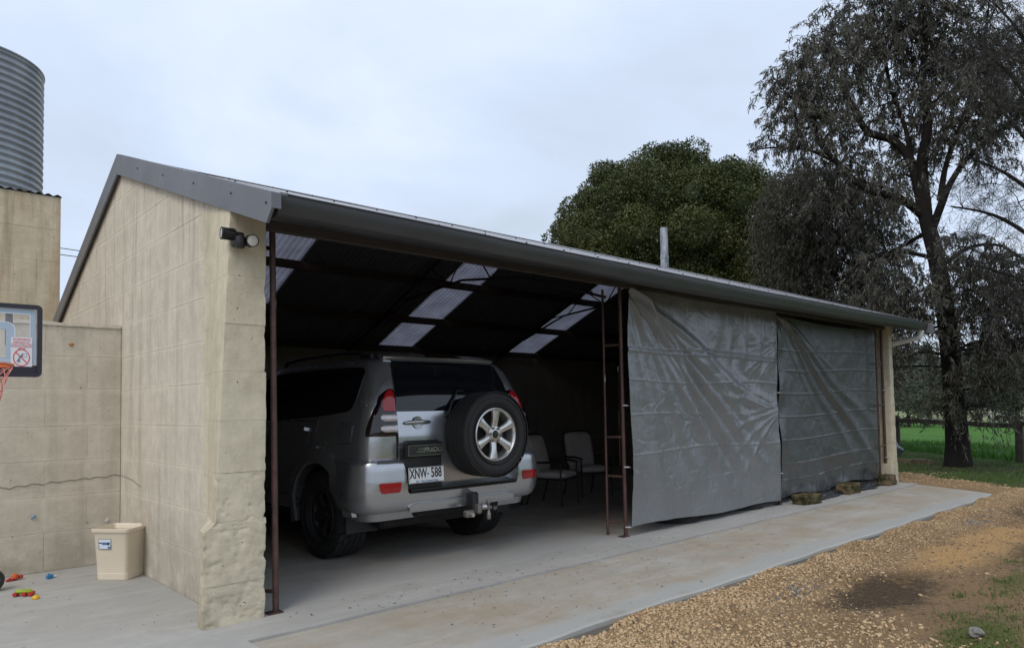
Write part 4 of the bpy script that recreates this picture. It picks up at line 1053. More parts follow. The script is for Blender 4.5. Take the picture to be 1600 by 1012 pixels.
car = thing('four_wheel_drive', 'silver four wheel drive wagon reversed out view with rear mounted spare wheel, parked in the open bay', 'car', (4.13, 5.12, 0), 0)
car['label'] = 'silver four wheel drive wagon with tailgate spare wheel parked in the open bay'
ZW = [.40, .52, .70, .90, 1.05, 1.14, 1.30, 1.45, 1.60, 1.72, 1.79, 1.83, 1.86]
WW = [.935, .96, .97, .98, .98, .97, .94, .90, .85, .805, .76, .66, .44]
YB = [.20, .16, .13, .115, .115, .115, .135, .175, .235, .30, .355, .43, .70]
def wz(z): return float(np.interp(z, ZW, WW))
def yb(z): return float(np.interp(z, ZW, YB))
def rr_(z): return .155 if z < 1.75 else .155
def S(u_, z, off=0):
    """point on the rear/side skin; u_ runs from the rear centre (0) to the left (-) or right (+) and forward along the side"""
    w, y0, R_ = wz(z), yb(z), rr_(z); a = w-R_; s = 1 if u_ >= 0 else -1; t = abs(u_)
    bow = .035
    if t <= a:
        yy = y0-bow*(1-(t/a)**2)*1.0+bow*0; n = Vector((s*.07*(t/a), -1, 0)).normalized(); p = Vector((s*t, yy, z))
    elif t <= a+pi/2*R_:
        th = (t-a)/R_; n = Vector((s*sin(th), -cos(th), 0)); p = Vector((s*(a+R_*sin(th)), y0+R_-R_*cos(th), z))
    else:
        d = t-a-pi/2*R_; yy = y0+R_+d; k = .02*max(0, (yy-1.2))**1.0*.0
        n = Vector((s, 0, 0)); p = Vector((s*(w), yy, z))
    # lean of the skin
    dz = .02; dw = (wz(z+dz)-wz(z-dz))/(2*dz); dy = (yb(z+dz)-yb(z-dz))/(2*dz)
    nn = Vector((n.x, n.y, 0)); nn.z = -(abs(n.x)*dw) + (abs(n.y)*dy if n.y < 0 else 0); nn.normalize()
    return p+nn*off
def uy(z, y, s=-1):          # u for a given y on the side
    w, y0, R_ = wz(z), yb(z), rr_(z); a = w-R_
    if y >= y0+R_: return s*(a+pi/2*R_+y-y0-R_)
    c = max(-1, min(1, 1-(y-y0)/R_)); return s*(a+R_*math.acos(c))
def patch(name, rows, mat, parent=None, off=.004, seam=0, nu=14, nz=14, depth=.012, dome=0, smoothrows=True, label=None, offf=None, mirror=False):
    """rows: (z, u_left, u_right); values may be ('y', y) for side positions"""
    if seam:
        g_ = seam; rr3 = [list(q) for q in rows]
        def wd(v, sg_): return ('y', v[1]-sg_*g_) if isinstance(v, tuple) else v+sg_*g_
        rr3 = [(q[0], wd(q[1], -1), wd(q[2], 1)) for q in rows]; rr3[0] = (rows[0][0]-g_, *rr3[0][1:]); rr3[-1] = (rows[-1][0]+g_, *rr3[-1][1:])
        patch('panel_gap', rr3, M['seam'], parent, .0018, 0, nu, nz, .004, mirror=mirror)
    zs_ = [r_[0] for r_ in rows]
    def ev(v, z, s=-1): return uy(z, v[1], s) if isinstance(v, tuple) else v
    L = [ev(r_[1], r_[0]) for r_ in rows]; Rr = [ev(r_[2], r_[0]) for r_ in rows]
    Zs = np.linspace(zs_[0], zs_[-1], nz+1); Ul = np.interp(Zs, zs_, L); Ur = np.interp(Zs, zs_, Rr)
    V = []; F = []; m = nu+1
    def pt(i, j, o): 
        z = Zs[j]; uu = Ul[j]+(Ur[j]-Ul[j])*i/nu
        q = offf(uu, z) if offf else 0
        dm = dome*(1-(2*i/nu-1)**4)*(1-(2*j/nz-1)**4) if dome else 0
        p = S(uu, z, o+q+dm); return (-p.x, p.y, p.z) if mirror else tuple(p)
    for j in range(nz+1):
        for i in range(nu+1): V.append(pt(i, j, off))
    for j in range(nz):
        for i in range(nu): F.append((j*m+i, j*m+i+1, (j+1)*m+i+1, (j+1)*m+i))
    brd = [(i, 0) for i in range(nu)]+[(nu, j) for j in range(nz)]+[(i, nz) for i in range(nu, 0, -1)]+[(0, j) for j in range(nz, 0, -1)]
    b0 = len(V)
    for (i, j) in brd: V.append(pt(i, j, off-depth))
    n = len(brd)
    for k in range(n):
        a = brd[k][1]*m+brd[k][0]; c = brd[(k+1) % n][1]*m+brd[(k+1) % n][0]; F.append((a, b0+k, b0+(k+1) % n, c))
    o = MB().add(V, F).obj(name, mat, parent or car, smooth=True, sharp=45, fix=True, label=label)
    # outward normals on open meshes: make sure the average points away from the car
    me = o.data; c0 = Vector(pt(nu//2, nz//2, off)); c1 = Vector(pt(nu//2, nz//2, off-.05))
    f0 = me.polygons[(nz//2)*nu+nu//2]
    if f0.normal.dot(c0-c1) < 0: me.flip_normals()
    return o
# body shell loft -----------------------------------------------------
def ring(z, w, y0, y1, R0, R1, n=7):
    P = []
    for (cx, cy, a0, R_) in ((w-R1, y1-R1, 0, R1), (-w+R1, y1-R1, 90, R1), (-w+R0, y0+R0, 180, R0), (w-R0, y0+R0, 270, R0)):
        for k in range(n+1):
            a = RAD(a0+90*k/n); P.append((cx+R_*cos(a), cy+R_*sin(a), z))
    return P
def yf(z):
    return float(np.interp(z, [.40, .55, .85, 1.0, 1.10, 1.13, 1.16, 1.30, 1.60, 1.79, 1.83, 1.86], [4.42, 4.55, 4.57, 4.52, 4.42, 4.30, 3.30, 3.10, 2.68, 2.45, 2.30, 2.0]))
lv_ = [.40, .46, .52, .60, .70, .80, .90, 1.0, 1.07, 1.10, 1.13, 1.145, 1.16, 1.22, 1.30, 1.38, 1.45, 1.52, 1.60, 1.66, 1.72, 1.76, 1.79, 1.81, 1.83, 1.845, 1.86]
V = []; F = []
for z in lv_:
    R0 = .155 if z < 1.8 else .155; R1 = .42 if z < 1.14 else .25
    V += ring(z, wz(z), yb(z), yf(z), R0, R1)
n = 32
for k in range(len(lv_)-1):
    for i in range(n): F.append((k*n+i, k*n+(i+1) % n, (k+1)*n+(i+1) % n, (k+1)*n+i))
F.append(tuple(range(n-1, -1, -1))); F.append(tuple((len(lv_)-1)*n+i for i in range(n)))
V = [(x, y, z-(max(0, y-3.2)*.07 if 1.0 < z < 1.15 else 0)) for (x, y, z) in V]
me = MB().add(V, F).mesh('body'); fixn(me)
body = link('body', me, M['paint'], car)
WY, WYF, WZ_, WR = .97, 3.76, .385, .385
cut = MB()
for y_ in (WY, WYF):
    for s in (-1, 1):
        x0, x1 = (s*.50, s*1.2) if s > 0 else (-1.2, -.50)
        prof_ = [(y_+.46*cos(a), max(.3, .42+.46*sin(a)) if True else 0) for a in np.linspace(0, pi, 25)]
        cut.prism([(y_+.46, .2)]+[(y_+.46*cos(a), .42+.46*sin(a)) for a in np.linspace(0, pi, 25)]+[(y_-.46, .2)], 'x', x0, x1)
cm_ = cut.mesh('cut'); fixn(cm_); co = link('cut', cm_, M['underbody'])
bm_ = body.modifiers.new('b', 'BOOLEAN'); bm_.operation = 'DIFFERENCE'; bm_.object = co; bm_.solver = 'EXACT'
me.materials.append(M['underbody'])
co.matrix_world = Matrix.Translation((4.13, 5.12, 0)); bpy.context.view_layer.update()
me2 = bpy.data.meshes.new_from_object(body.evaluated_get(bpy.context.evaluated_depsgraph_get()))
body.modifiers.clear(); body.data = me2; bpy.data.objects.remove(co)
me2.polygons.foreach_set('use_smooth', [True]*len(me2.polygons)); me2.set_sharp_from_angle(angle=RAD(28))
me2.name = 'body'
# underside
MB().box(-.7, .7, .35, 4.2, .30, .42, .03).obj('underbody', M['underbody'], car)
MB().tube([(-.7, WY, .40), (.7, WY, .40)], .045, 10).obj('rear_axle', M['underbody'], car)
MB().lathe([(0, -.12), (.1, -.1), (.14, 0), (.1, .1), (0, .12)], 16, 'x', (.05, WY, .38)).obj('differential', M['underbody'], car)
MB().tube([(.55, .25, .38), (.55, .9, .40), (.4, 2.5, .36)], .03, 10).obj('exhaust', M['steel'], car)

# tailgate, glass, lamps ----------------------------------------------
G0, G1 = -.68, .68
tg = patch('tailgate', [(.66, G0+.03, G1-.02), (.72, G0, G1), (1.10, G0, G1), (1.335, G0+.0, G1)], M['paint'], off=.008, seam=.006, nu=26, nz=24, depth=.02,
           offf=lambda u_, z: .006*(1/(1+math.exp((z-1.155)/.008)))+.018*ss(1.02, .9, z)*(1-ss(.45, .62, abs(u_)))*0)
patch('tailgate_glass', [(1.338, G0+.002, G1-.002), (1.50, -.655, .66), (1.66, -.63, .635), (1.775, -.60, .605), (1.80, -.57, .575)], M['glass'], off=.010, nu=30, nz=30, depth=.02, dome=.012)
patch('spoiler', [(1.80, -.645, .645), (1.835, -.62, .62)], M['paint'], off=.035, nu=30, nz=4, depth=.09)
patch('high_brake_light', [(1.803, -.20, .20), (1.828, -.19, .19)], M['darkred'], off=.042, nu=12, nz=3, depth=.02)
for mir in (False, True):
    sgn = -1
    tl_ = patch('tail_light', [(1.128, ('y', .185), -.683), (1.18, ('y', .19), -.682), (1.25, ('y', .188), -.681), (1.32, ('y', .182), -.680), (1.40, ('y', .185), -.677), (1.46, -.82, -.674), (1.505, -.765, -.67), (1.53, -.72, -.675)], M['darkred'], off=.016, nu=18, nz=26, depth=.035, dome=.012, mirror=mir)
    patch('red_lens', [(1.335, -.80, -.697), (1.37, -.81, -.69), (1.44, -.79, -.685), (1.495, -.752, -.687), (1.515, -.73, -.697)], M['redlens'], tl_, off=.031, nu=10, nz=14, depth=.02, dome=.006, mirror=mir)
    patch('clear_lens', [(1.252, -.81, -.70), (1.268, -.835, -.69), (1.29, -.835, -.688), (1.308, -.815, -.697)], M['clearlens'], tl_, off=.032, nu=10, nz=10, depth=.02, dome=.008, mirror=mir)
    patch('clear_lens', [(1.160, -.815, -.70), (1.175, -.845, -.69), (1.200, -.845, -.688), (1.218, -.82, -.697)], M['clearlens'], tl_, off=.032, nu=10, nz=10, depth=.02, dome=.008, mirror=mir)
    # side glass strip, doors, handles
    patch('side_window', [(1.262, ('y', 2.95), ('y', 1.9)), (1.30, ('y', 2.92), ('y', 1.05)), (1.335, ('y', 2.86), ('y', .56)), (1.36, ('y', 2.82), ('y', .46)), (1.44, ('y', 2.74), ('y', .415)), (1.60, ('y', 2.55), ('y', .40)), (1.70, ('y', 2.42), ('y', .41)), (1.735, ('y', 2.2), ('y', .47)), (1.75, ('y', 1.9), ('y', .9))], M['glass'], off=.004, nu=40, nz=26, depth=.008, mirror=mir)
    d = patch('door', [(.55, ('y', 2.02), ('y', 1.62)), (.78, ('y', 2.02), ('y', 1.42)), (.95, ('y', 2.02), ('y', 1.18)), (1.10, ('y', 2.03), ('y', 1.06)), (1.255, ('y', 2.05), ('y', 1.02))], M['paint'], off=.005, seam=.006, nu=16, nz=18, depth=.012, mirror=mir)
    patch('handle', [(1.165, ('y', 1.40), ('y', 1.22)), (1.195, ('y', 1.40), ('y', 1.22))], M['badge'], d, off=.03, nu=8, nz=5, depth=.03, dome=.006, mirror=mir)
    d = patch('door', [(.55, ('y', 3.18), ('y', 2.035)), (.95, ('y', 3.25), ('y', 2.035)), (1.12, ('y', 3.25), ('y', 2.045)), (1.25, ('y', 3.05), ('y', 2.065))], M['paint'], off=.005, seam=.006, nu=16, nz=14, depth=.012, mirror=mir)
    patch('handle', [(1.165, ('y', 2.42), ('y', 2.24)), (1.195, ('y', 2.42), ('y', 2.24))], M['badge'], d, off=.03, nu=8, nz=5, depth=.03, dome=.006, mirror=mir)
    # flare round the rear and front arch
    for y_ in (WY, WYF):
        V = []; F = []; s = 1 if mir else -1; prof_ = [(.455, -.05), (.458, .035), (.475, .050), (.52, .048), (.60, .032), (.625, -.004)]; na = 30
        a_ = np.linspace(RAD(-14 if y_ == WY else -4), RAD(178 if y_ == WY else 194), na+1)
        for a in a_:
            for (R_, o_) in prof_:
                R_e = R_
                yy, z = y_+R_e*cos(a), .415+R_e*sin(a); 
                V.append((s*(wz(max(.40, z))+o_), yy, z))
        m_ = len(prof_)
        for k in range(na):
            for i in range(m_-1): F.append((k*m_+i, k*m_+i+1, (k+1)*m_+i+1, (k+1)*m_+i))
        fo = MB().add(V, F).obj('wheel_flare', M['paint'], car, smooth=True, sharp=35, fix=True)
        if fo.data.polygons[na//2*(m_-1)+3].normal.x*s < 0: fo.data.flip_normals()
        # liner
        V = []; F = []
        for a in np.linspace(0, pi, 21):
            for xx in (.45, wz(.9)): V.append((s*xx, y_+.458*cos(a), .415+.458*sin(a)))
        for k in range(20): F.append((2*k, 2*k+1, 2*k+3, 2*k+2))
        MB().add(V, F).obj('wheel_arch_liner', M['underbody'], car, smooth=True)
    # mud flap
    s = 1 if mir else -1
    MB().box(min(s*.64, s*.96), max(s*.64, s*.96), .50, .515, .27, .60, .006).obj('mud_flap', M['trim'], car)
    # roof rail
    rl = MB().tube([(s*.60, .75, 1.86), (s*.62, .85, 1.895), (s*.635, 1.2, 1.905), (s*.635, 2.0, 1.90), (s*.62, 2.35, 1.885), (s*.60, 2.45, 1.845)], [.02, .022, .020, .020, .022, .02], 10).obj('roof_rail', M['trim'], car, smooth=True)
    MB().box(s*.61-.02, s*.61+.02, .62, .82, 1.80, 1.88, .01).obj('rail_foot', M['trim'], rl)
    # mirror
    mm = MB().box(min(s*.93, s*1.14), max(s*.93, s*1.14), 2.85, 2.97, 1.22, 1.42, .035).obj('wing_mirror', M['paint'], car, smooth=True)
patch('fuel_flap', [(1.065, ('y', .595), ('y', .395)), (1.085, ('y', .61), ('y', .38)), (1.215, ('y', .61), ('y', .38)), (1.235, ('y', .595), ('y', .395))], M['paint'], off=.006, seam=.005, nu=8, nz=8, depth=.01)
bd = link('side_badge', None, None, car)
for k, (ya_, wd) in enumerate(((.37, .02), (.345, .02), (.32, .02), (.295, .02))):
    q = [S(uy(1.43, ya_-.05+dy), 1.43+dz2, .004) for dy, dz2 in ((0, -.012), (.004, .012), (.018, .012), (.014, -.012))]
    MB().tube(q+[q[0]], .0022, 5).obj('chrome_loop', M['badge'], bd)
q0, q1 = S(uy(1.40, .25), 1.395, .004), S(uy(1.40, .33), 1.395, .004); MB().tube([q0, q1], .004, 5).obj('chrome_bar', M['badge'], bd)

# bumper --------------------------------------------------------------
def bump_top(u_): return .655+(.935-.655)*ss(.625, .665, abs(u_))
def bump_off(u_, t):      # t 0 bottom .. 1 top
    z = .50+t*(bump_top(u_)-.50)
    o_ = float(np.interp(z, [.48, .53, .58, .66, .74, .88, .915, .935], [.035, .085, .10, .105, .10, .075, .055, .01]))
    fade = 1-.55*ss(wz(.7)+.05, wz(.7)+.45, abs(u_)); return o_*fade
U = []
Umax = -uy(.7, .70); us = np.concatenate([np.linspace(-Umax, -.68, 26), np.linspace(-.67, -.62, 6), np.linspace(-.60, .60, 24), np.linspace(.62, .67, 6), np.linspace(.68, Umax, 26)])
nt = 18; V = []; F = []
for u_ in us:
    for j in range(nt+1):
        t = j/nt; z = .495+t*(bump_top(u_)-.495); fy = abs(u_)-(wz(.7)+.05)
        z2 = z+ (0 if j else .0)+max(0, fy-.30)*.9*(1-t)     # lower edge rises towards the wheel
        V.append(tuple(S(u_, min(z2, bump_top(u_)), bump_off(u_, t))))
    V.append(tuple(S(u_, bump_top(u_)+.004, -.03)))
m_ = nt+2
for k in range(len(us)-1):
    for j in range(nt+1): F.append((k*m_+j, (k+1)*m_+j, (k+1)*m_+j+1, k*m_+j+1))
bo = MB().add(V, F).obj('rear_bumper', M['paint'], car, smooth=True, sharp=38, fix=True)
if bo.data.polygons[len(us)//2*(nt+1)+5].normal.y > 0: bo.data.flip_normals()
def bpatch(name, rows, mat, off, parent=bo, **k): return patch(name, rows, mat, parent, off=off, **k)
bpatch('step_pad', [(.652, -.615, .615), (.664, -.61, .61)], M['trim'], .112, nu=24, nz=2, depth=.13)
st_ = MB(); V = []
MB().prism([(-.615, .0), (.615, .0), (.615, .105), (-.615, .105)], 'z', .655, .668).obj('step_top', M['trim'], bo)
for mir in (False, True):
    bpatch('reflector', [(.672, -.85, -.715), (.686, -.865, -.705), (.742, -.875, -.702), (.750, -.87, -.708)], M['redlens'], .109, nu=14, nz=8, depth=.02, dome=.003, mirror=mir)
bpatch('lower_panel', [(.502, -.60, .60), (.53, -.60, .60), (.558, -.545, .545)], M['paint'], .108, nu=24, nz=8, depth=.03)
# number plate housing
hs = MB(); hs.prism([(-.675, .67), (-.675, 1.02), (-.62, 1.085), (-.305, 1.085), (-.26, 1.04), (-.26, .67)], 'y', .045, .115); ho = hs.obj('plate_housing', M['trim'], car)
hd = MB(); hd.prism([(1.02, .045), (1.085, .06), (1.07, -.002), (.965, -.012), (.945, .02), (.935, .05)][::1] if False else [(.05, .935), (.06, 1.07), (.01, 1.065), (-.012, 1.04), (-.014, .962), (.0, .945)], 'x', -.66, -.28)
ho2 = hd.obj('name_strip', M['trim'], ho)
text_obj('PRADO', .062, M['badge'], ho2, (-.395, -.0165, 1.0), .92, (RAD(90), 0, 0), .002)
text_obj('LAND', .022, M['badge'], ho2, (-.52, -.0165, 1.012), 1.1, (RAD(90), 0, 0), .0015); text_obj('CRUISER', .022, M['badge'], ho2, (-.525, -.0165, .988), 1.0, (RAD(90), 0, 0), .0015)
ring_rect(-.652, -.288, .955, 1.045, .003, -.0155, -.0135, .01).obj('strip_line', M['badge'], ho2)
plt_ = link('number_plate', None, None, car); plt_.location = (-.463, -.012, .787); plt_.rotation_euler = (RAD(-4), 0, 0)
M['plate'] = plain('plate_white', (.70, .72, .71), .35, var=.02); M['plateblk'] = plain('plate_black', (.01, .01, .012), .4); M['plateblue'] = plain('plate_blue', (.04, .10, .35), .4)
MB().box(-.188, .188, -.004, .004, -.068, .068, .003).obj('plate_panel', M['plate'], plt_)
ring_rect(-.185, .185, -.065, .065, .003, -.0052, -.0042, .01).obj('plate_border', M['plateblk'], plt_)
text_obj('XNW', .118, M['plateblk'], plt_, (-.090, -.0055, .012), .60, (RAD(90), 0, 0), .0008, off=.002); text_obj('588', .118, M['plateblk'], plt_, (.100, -.0055, .012), .66, (RAD(90), 0, 0), .0008, off=.002)
MB().lathe([(0, -.0056), (.009, -.0056), (.009, -.004)], 8, 'y', (.012, 0, .008)).obj('plate_emblem', M['plateblue'], plt_)
text_obj('SA \u2022 The Festival State', .026, M['plateblue'], plt_, (0, -.0055, -.051), 1.0, (RAD(90), 0, 0), .0006)
# handle
hn = link('tailgate_handle', None, None, car)
p0 = S(-.43, 1.235, .01)
MB().lathe([(0, .0), (.052, -.004), (.058, .004)], 24, 'y', (-.48, S(-.48, 1.24, .016).y, 1.235)).obj('handle_cup', M['paint'], hn, smooth=True)
MB().tube([S(-.61, 1.235, .022), S(-.59, 1.237, .040), S(-.48, 1.240, .046), S(-.38, 1.237, .040), S(-.36, 1.235, .022)], [.012, .015, .019, .015, .012], 10).obj('handle_bar', M['paint'], hn, smooth=True)
# wiper
wp = MB(); wp.tube([S(-.17, 1.30, .05), S(-.12, 1.38, .05), S(-.02, 1.50, .045), S(.06, 1.505, .04)], [.013, .012, .009, .008], 8); wp.tube([S(-.17, 1.30, .0), S(-.17, 1.30, .055)], .018, 10); wp.obj('rear_wiper', M['trim'], car, smooth=True)

# wheels --------------------------------------------------------------
def rim(parent, R=.222, mat='alloy', deep=.10, face=-.11, spokes=6, hub=.045):
    """rim facing -y"""
    r0 = link('rim', None, None, parent)
    MB().lathe([(R+.004, face+.012), (R+.006, face+.002), (R-.004, face-.003), (R-.014, face+.004), (R-.022, face+.03), (R-.03, face+.12), (R-.03, face+.2)], 64, 'y').obj('rim_barrel', M[mat], r0, smooth=True, sharp=50)
    MB().lathe([(0, face+.10), (R-.03, face+.10)], 48, 'y').obj('dark_back', M['underbody'], r0)  # plain dark disc closing the rim behind the spokes
    for k in range(spokes):
        a = 2*pi*k/spokes+RAD(85); V = []; F = []; ns = 8
        for i in range(ns+1):
            t = i/ns; rr2 = .05+(R-.018-.05)*t; hw = .030+.006*abs(t-.35)+.030*max(0, t-.55)**1.2; yy = face+.030-.012*sin(t*pi)-.022*t*t
            for (q, dy) in ((-hw*1.05, .03), (-hw, .006), (-hw*.75, -.003), (0, -.006), (hw*.75, -.003), (hw, .006), (hw*1.05, .03)):
                V.append((rr2*cos(a)-q*sin(a), yy+dy, rr2*sin(a)+q*cos(a)))
        for i in range(ns):
            for j in range(6): F.append((i*7+j, i*7+j+1, (i+1)*7+j+1, (i+1)*7+j))
        MB().add(V, F).obj('spoke', M[mat], r0, smooth=True, sharp=60)
    MB().lathe([(.0, face+.022), (.03, face+.022), (.036, face+.012), (.04, face+.012), (.075, face+.020), (.085, face+.05)], 32, 'y').obj('hub', M[mat], r0, smooth=True, sharp=40)
    MB().lathe([(.0, face+.006), (.026, face+.008), (.034, face+.024)], 24, 'y').obj('hub_hole', M['trim'], r0, smooth=True)
    for k in range(6):
        a = 2*pi*k/6+RAD(55); MB().lathe([(0, face-.004), (.009, face-.004), (.011, face+.002), (.011, face+.03)], 6, 'y', (.062*cos(a), 0, .062*sin(a))).obj('wheel_nut', M['steel' if mat == 'alloy' else mat], r0)
    return r0
sp = link('spare_wheel', None, None, car); sp.location = (.18, -.085, 1.115)
tyre_parts(sp, .397, .265, .238, 44, 'y', 'road'); rim(sp, .238, face=-.118)
MB().lathe([(0, .12), (.14, .12), (.16, .16), (.16, .2)], 20, 'y').obj('carrier', M['trim'], sp)
M['darkalloy'] = plain('dark_alloy', (.035, .035, .037), .45, .6)
for (x_, y_, rz) in ((-.83, WY, -90), (.83, WY, 90), (-.83, WYF, -90), (.83, WYF, 90)):
    w_ = link('wheel', None, None, car); w_.location = (x_, y_, .398); w_.rotation_euler = (0, RAD(13), RAD(rz))
    tyre_parts(w_, .40, .275, .222, 26, 'y', 'lug'); rim(w_, .222, 'darkalloy', face=-.09)
# tow bar
tb_ = link('tow_bar', None, None, car); tb_.location = (-.12, 0, .055); tb_.scale = (.88, .88, .88)
MB().box(-.40, .70, .16, .24, .40, .47, .01).obj('cross_tube', M['underbody'], tb_)
MB().box(.135, .215, -.10, .12, .435, .615, .02).obj('receiver', M['trim'], tb_)
MB().box(.15, .20, -.16, -.02, .40, .50, .012).obj('tongue', M['steel'], tb_)
MB().box(.02, .12, -.13, -.06, .37, .44, .012).obj('socket_plug', M['steel'], tb_)
MB().lathe([(0, .30), (.02, .30), (.024, .33), (.024, .36), (.016, .37), (.014, .40), (.026, .41), (.026, .43), (.012, .44), (.013, .455), (.025, .47), (.0255, .485), (.02, .50), (0, .505)], 20, 'z', (.30, -.14, .03)).obj('tow_ball', M['steel'], tb_, smooth=True, sharp=50)
MB().tube([(.18, -.12, .45), (.24, -.14, .45), (.33, -.14, .45)], .018, 8).obj('shackle', M['steel'], tb_, smooth=True)
MB().lathe([(.0, -.03), (.028, -.03), (.028, .03), (0, .03)], 12, 'x', (.235, -.13, .465)).obj('pin', M['alloy'], tb_)
MB().lathe([(.0, -.03), (.022, -.03), (.022, .03), (0, .03)], 12, 'y', (.07, -.14, .40)).obj('plug_cap', M['alloy'], tb_)
# front lamps and grille, seen from inside the shed only
for s in (-1, 1): MB().box(min(s*.5, s*.85), max(s*.5, s*.85), 4.36, 4.5, .80, .98, .03).obj('headlight', M['clearlens'], car)
MB().box(-.42, .42, 4.5, 4.585, .72, .96, .02).obj('grille', M['trim'], car)
wsc = MB(); wsc.add([(-.74, 3.27, 1.19), (.74, 3.27, 1.19), (.60, 2.50, 1.78), (-.60, 2.50, 1.78)], [(0, 1, 2, 3)]); wsc.v = [(x, y+.02, z+.01) for x, y, z in wsc.v]; wsc.obj('windscreen', M['glass'], car)
def at(px, D): a = yaw-math.atan((px-800)/1118); return D*cos(a), D*sin(a)
# ------------------------------------------------------------------ gravel stones, litter, grass (stuff)
def rand_rot(n):
    q = rng.normal(size=(n, 4)); q /= np.linalg.norm(q, axis=1)[:, None]; w, x, y, z = q.T
    return np.stack([np.stack([1-2*(y*y+z*z), 2*(x*y-z*w), 2*(x*z+y*w)], 1), np.stack([2*(x*y+z*w), 1-2*(x*x+z*z), 2*(y*z-x*w)], 1), np.stack([2*(x*z-y*w), 2*(y*z+x*w), 1-2*(x*x+y*y)], 1)], 1)
OCT = np.array([[1,0,0],[-1,0,0],[0,1,0],[0,-1,0],[0,0,1],[0,0,-1]], float); OCF = np.array([[0,2,4],[2,1,4],[1,3,4],[3,0,4],[2,0,5],[1,2,5],[3,1,5],[0,3,5]])
CUB = np.array([[x, y, z] for z in (-1, 1) for y in (-1, 1) for x in (-1, 1)], float)*.72; CUF = np.array([[0,2,3,1],[4,5,7,6],[0,1,5,4],[2,6,7,3],[0,4,6,2],[1,3,7,5]])
def stones(name, P, size, mat, kind='stuff', flat=.7, label=None):
    n = len(P); V0 = CUB[None]*(1+rng.uniform(-.45, .25, (n, 8, 3))); V0 = V0*np.stack([rng.uniform(.7, 1.2, n), rng.uniform(.6, 1, n), rng.uniform(.4, .8, n)], 1)[:, None]
    R_ = rand_rot(n); V = np.einsum('nij,nkj->nki', R_, V0)*size[:, None, None]; V[:, :, 2] *= flat; V += P[:, None]
    F = (CUF[None]+np.arange(n)[:, None, None]*8).reshape(-1, 4)
    return link(name, raw_mesh(name, V.reshape(-1, 3), F), mat, kind=kind, label=label)
N = Nd('gravel_stone'); g = N.geo()
nf = N.noise(55, 2, .5, g)
c = N.ramp(nf, [(.25, (.22, .14, .07)), (.40, (.42, .285, .15)), (.52, (.58, .44, .28)), (.62, (.48, .31, .155)), (.75, (.68, .58, .44))])
M['gravel'] = N.done(c, .9, 0, N.bump(N.noise(160, 4, .6, g), .4, .002), .2)
N = Nd('dark_gravel_stone'); g = N.geo()
M['gravel_dark'] = N.done(N.ramp(N.noise(60, 2, .5, g), [(.3, (.05, .04, .03)), (.5, (.13, .10, .075)), (.7, (.24, .21, .18))]), .9, spec=.2)
def scatter(n, x0, x1, y0, y1, power=1):
    x = x0+(x1-x0)*rng.random(n)**power; y = y0+(y1-y0)*rng.random(n); return x, y
def gmask(x, y):
    d = 3.03-y
    band = np.exp(-(d/.50)**2)*.95
    nz_ = nfield(x*1.0+20, y*1.0+20, .9, 71, 4)
    near = np.clip((4.9-x)/1.5, 0, 1)*.9
    patchy = np.clip((nz_-.52)*5, 0, 1)*.35
    m = np.maximum(np.maximum(band, near), patchy)
    m = m*(1-.93*np.exp(-(((x-5.9)/1.0)**2+((y-2.15)/.3)**2)))
    m = m*(1-.75*np.exp(-(((x-6.4)/1.6)**2+((y-1.3)/.6)**2)))
    return m
xs_, ys_ = scatter(190000, 2.6, 15.5, -.4, 3.02, 1.9)
k = rng.random(len(xs_)) < gmask(xs_, ys_); xs_, ys_ = xs_[k], ys_[k]
sz = rng.lognormal(math.log(.0068), .55, len(xs_)).clip(.0035, .024)*(1-.25*(xs_ > 7))
P = np.stack([xs_, ys_, zg(xs_, ys_)+sz*.15], 1); stones('gravel', P, sz, M['gravel'])
x2, y2 = scatter(9000, 12.3, 21, 2.8, 8.5); kk = (x2*.845-y2*.535 < 10.3+.3*np.sin(y2*3)) & ((x2 > 13.3) | (y2 < 3)); x2, y2 = x2[kk], y2[kk]
sz = rng.lognormal(math.log(.011), .4, len(x2)); stones('gravel', np.stack([x2, y2, zg(x2, y2)+.002], 1), sz, M['gravel'])
x3, y3 = scatter(16000, 2.8, 15, -.4, 3.0, 1.5); sz = rng.lognormal(math.log(.0048), .45, len(x3)).clip(.002, .014)
stones('fine_gravel', np.stack([x3, y3, zg(x3, y3)+sz*.2], 1), sz, M['gravel_dark'])
gx_, gy_ = rng.normal(5.35, .16, 70), rng.normal(2.63, .06, 70); sz = rng.uniform(.010, .018, 70)
N = Nd('grey_rubble'); M['rubble'] = N.done(N.ramp(N.noise(30), [(.3, (.13, .12, .105)), (.7, (.27, .255, .23))]), .9)
stones('grey_rubble', np.stack([gx_, gy_, zg(gx_, gy_)+.004], 1), sz, M['rubble'])
gx_, gy_ = rng.normal(9.9, .35, 60), rng.normal(2.62, .07, 60); sz = rng.uniform(.012, .024, 60)
stones('grey_rubble', np.stack([gx_, gy_, zg(gx_, gy_)+.004], 1), sz, M['rubble'])
# loose rock
rk = link('loose_rock', blobmesh(.042, 9, 1, .8, .7, 3, .6, 3), M['rubble'], None, 'pale grey fist sized rock lying among grass tufts in the dirt', 'rock'); rk.location = (5.05, 1.36, -.05)
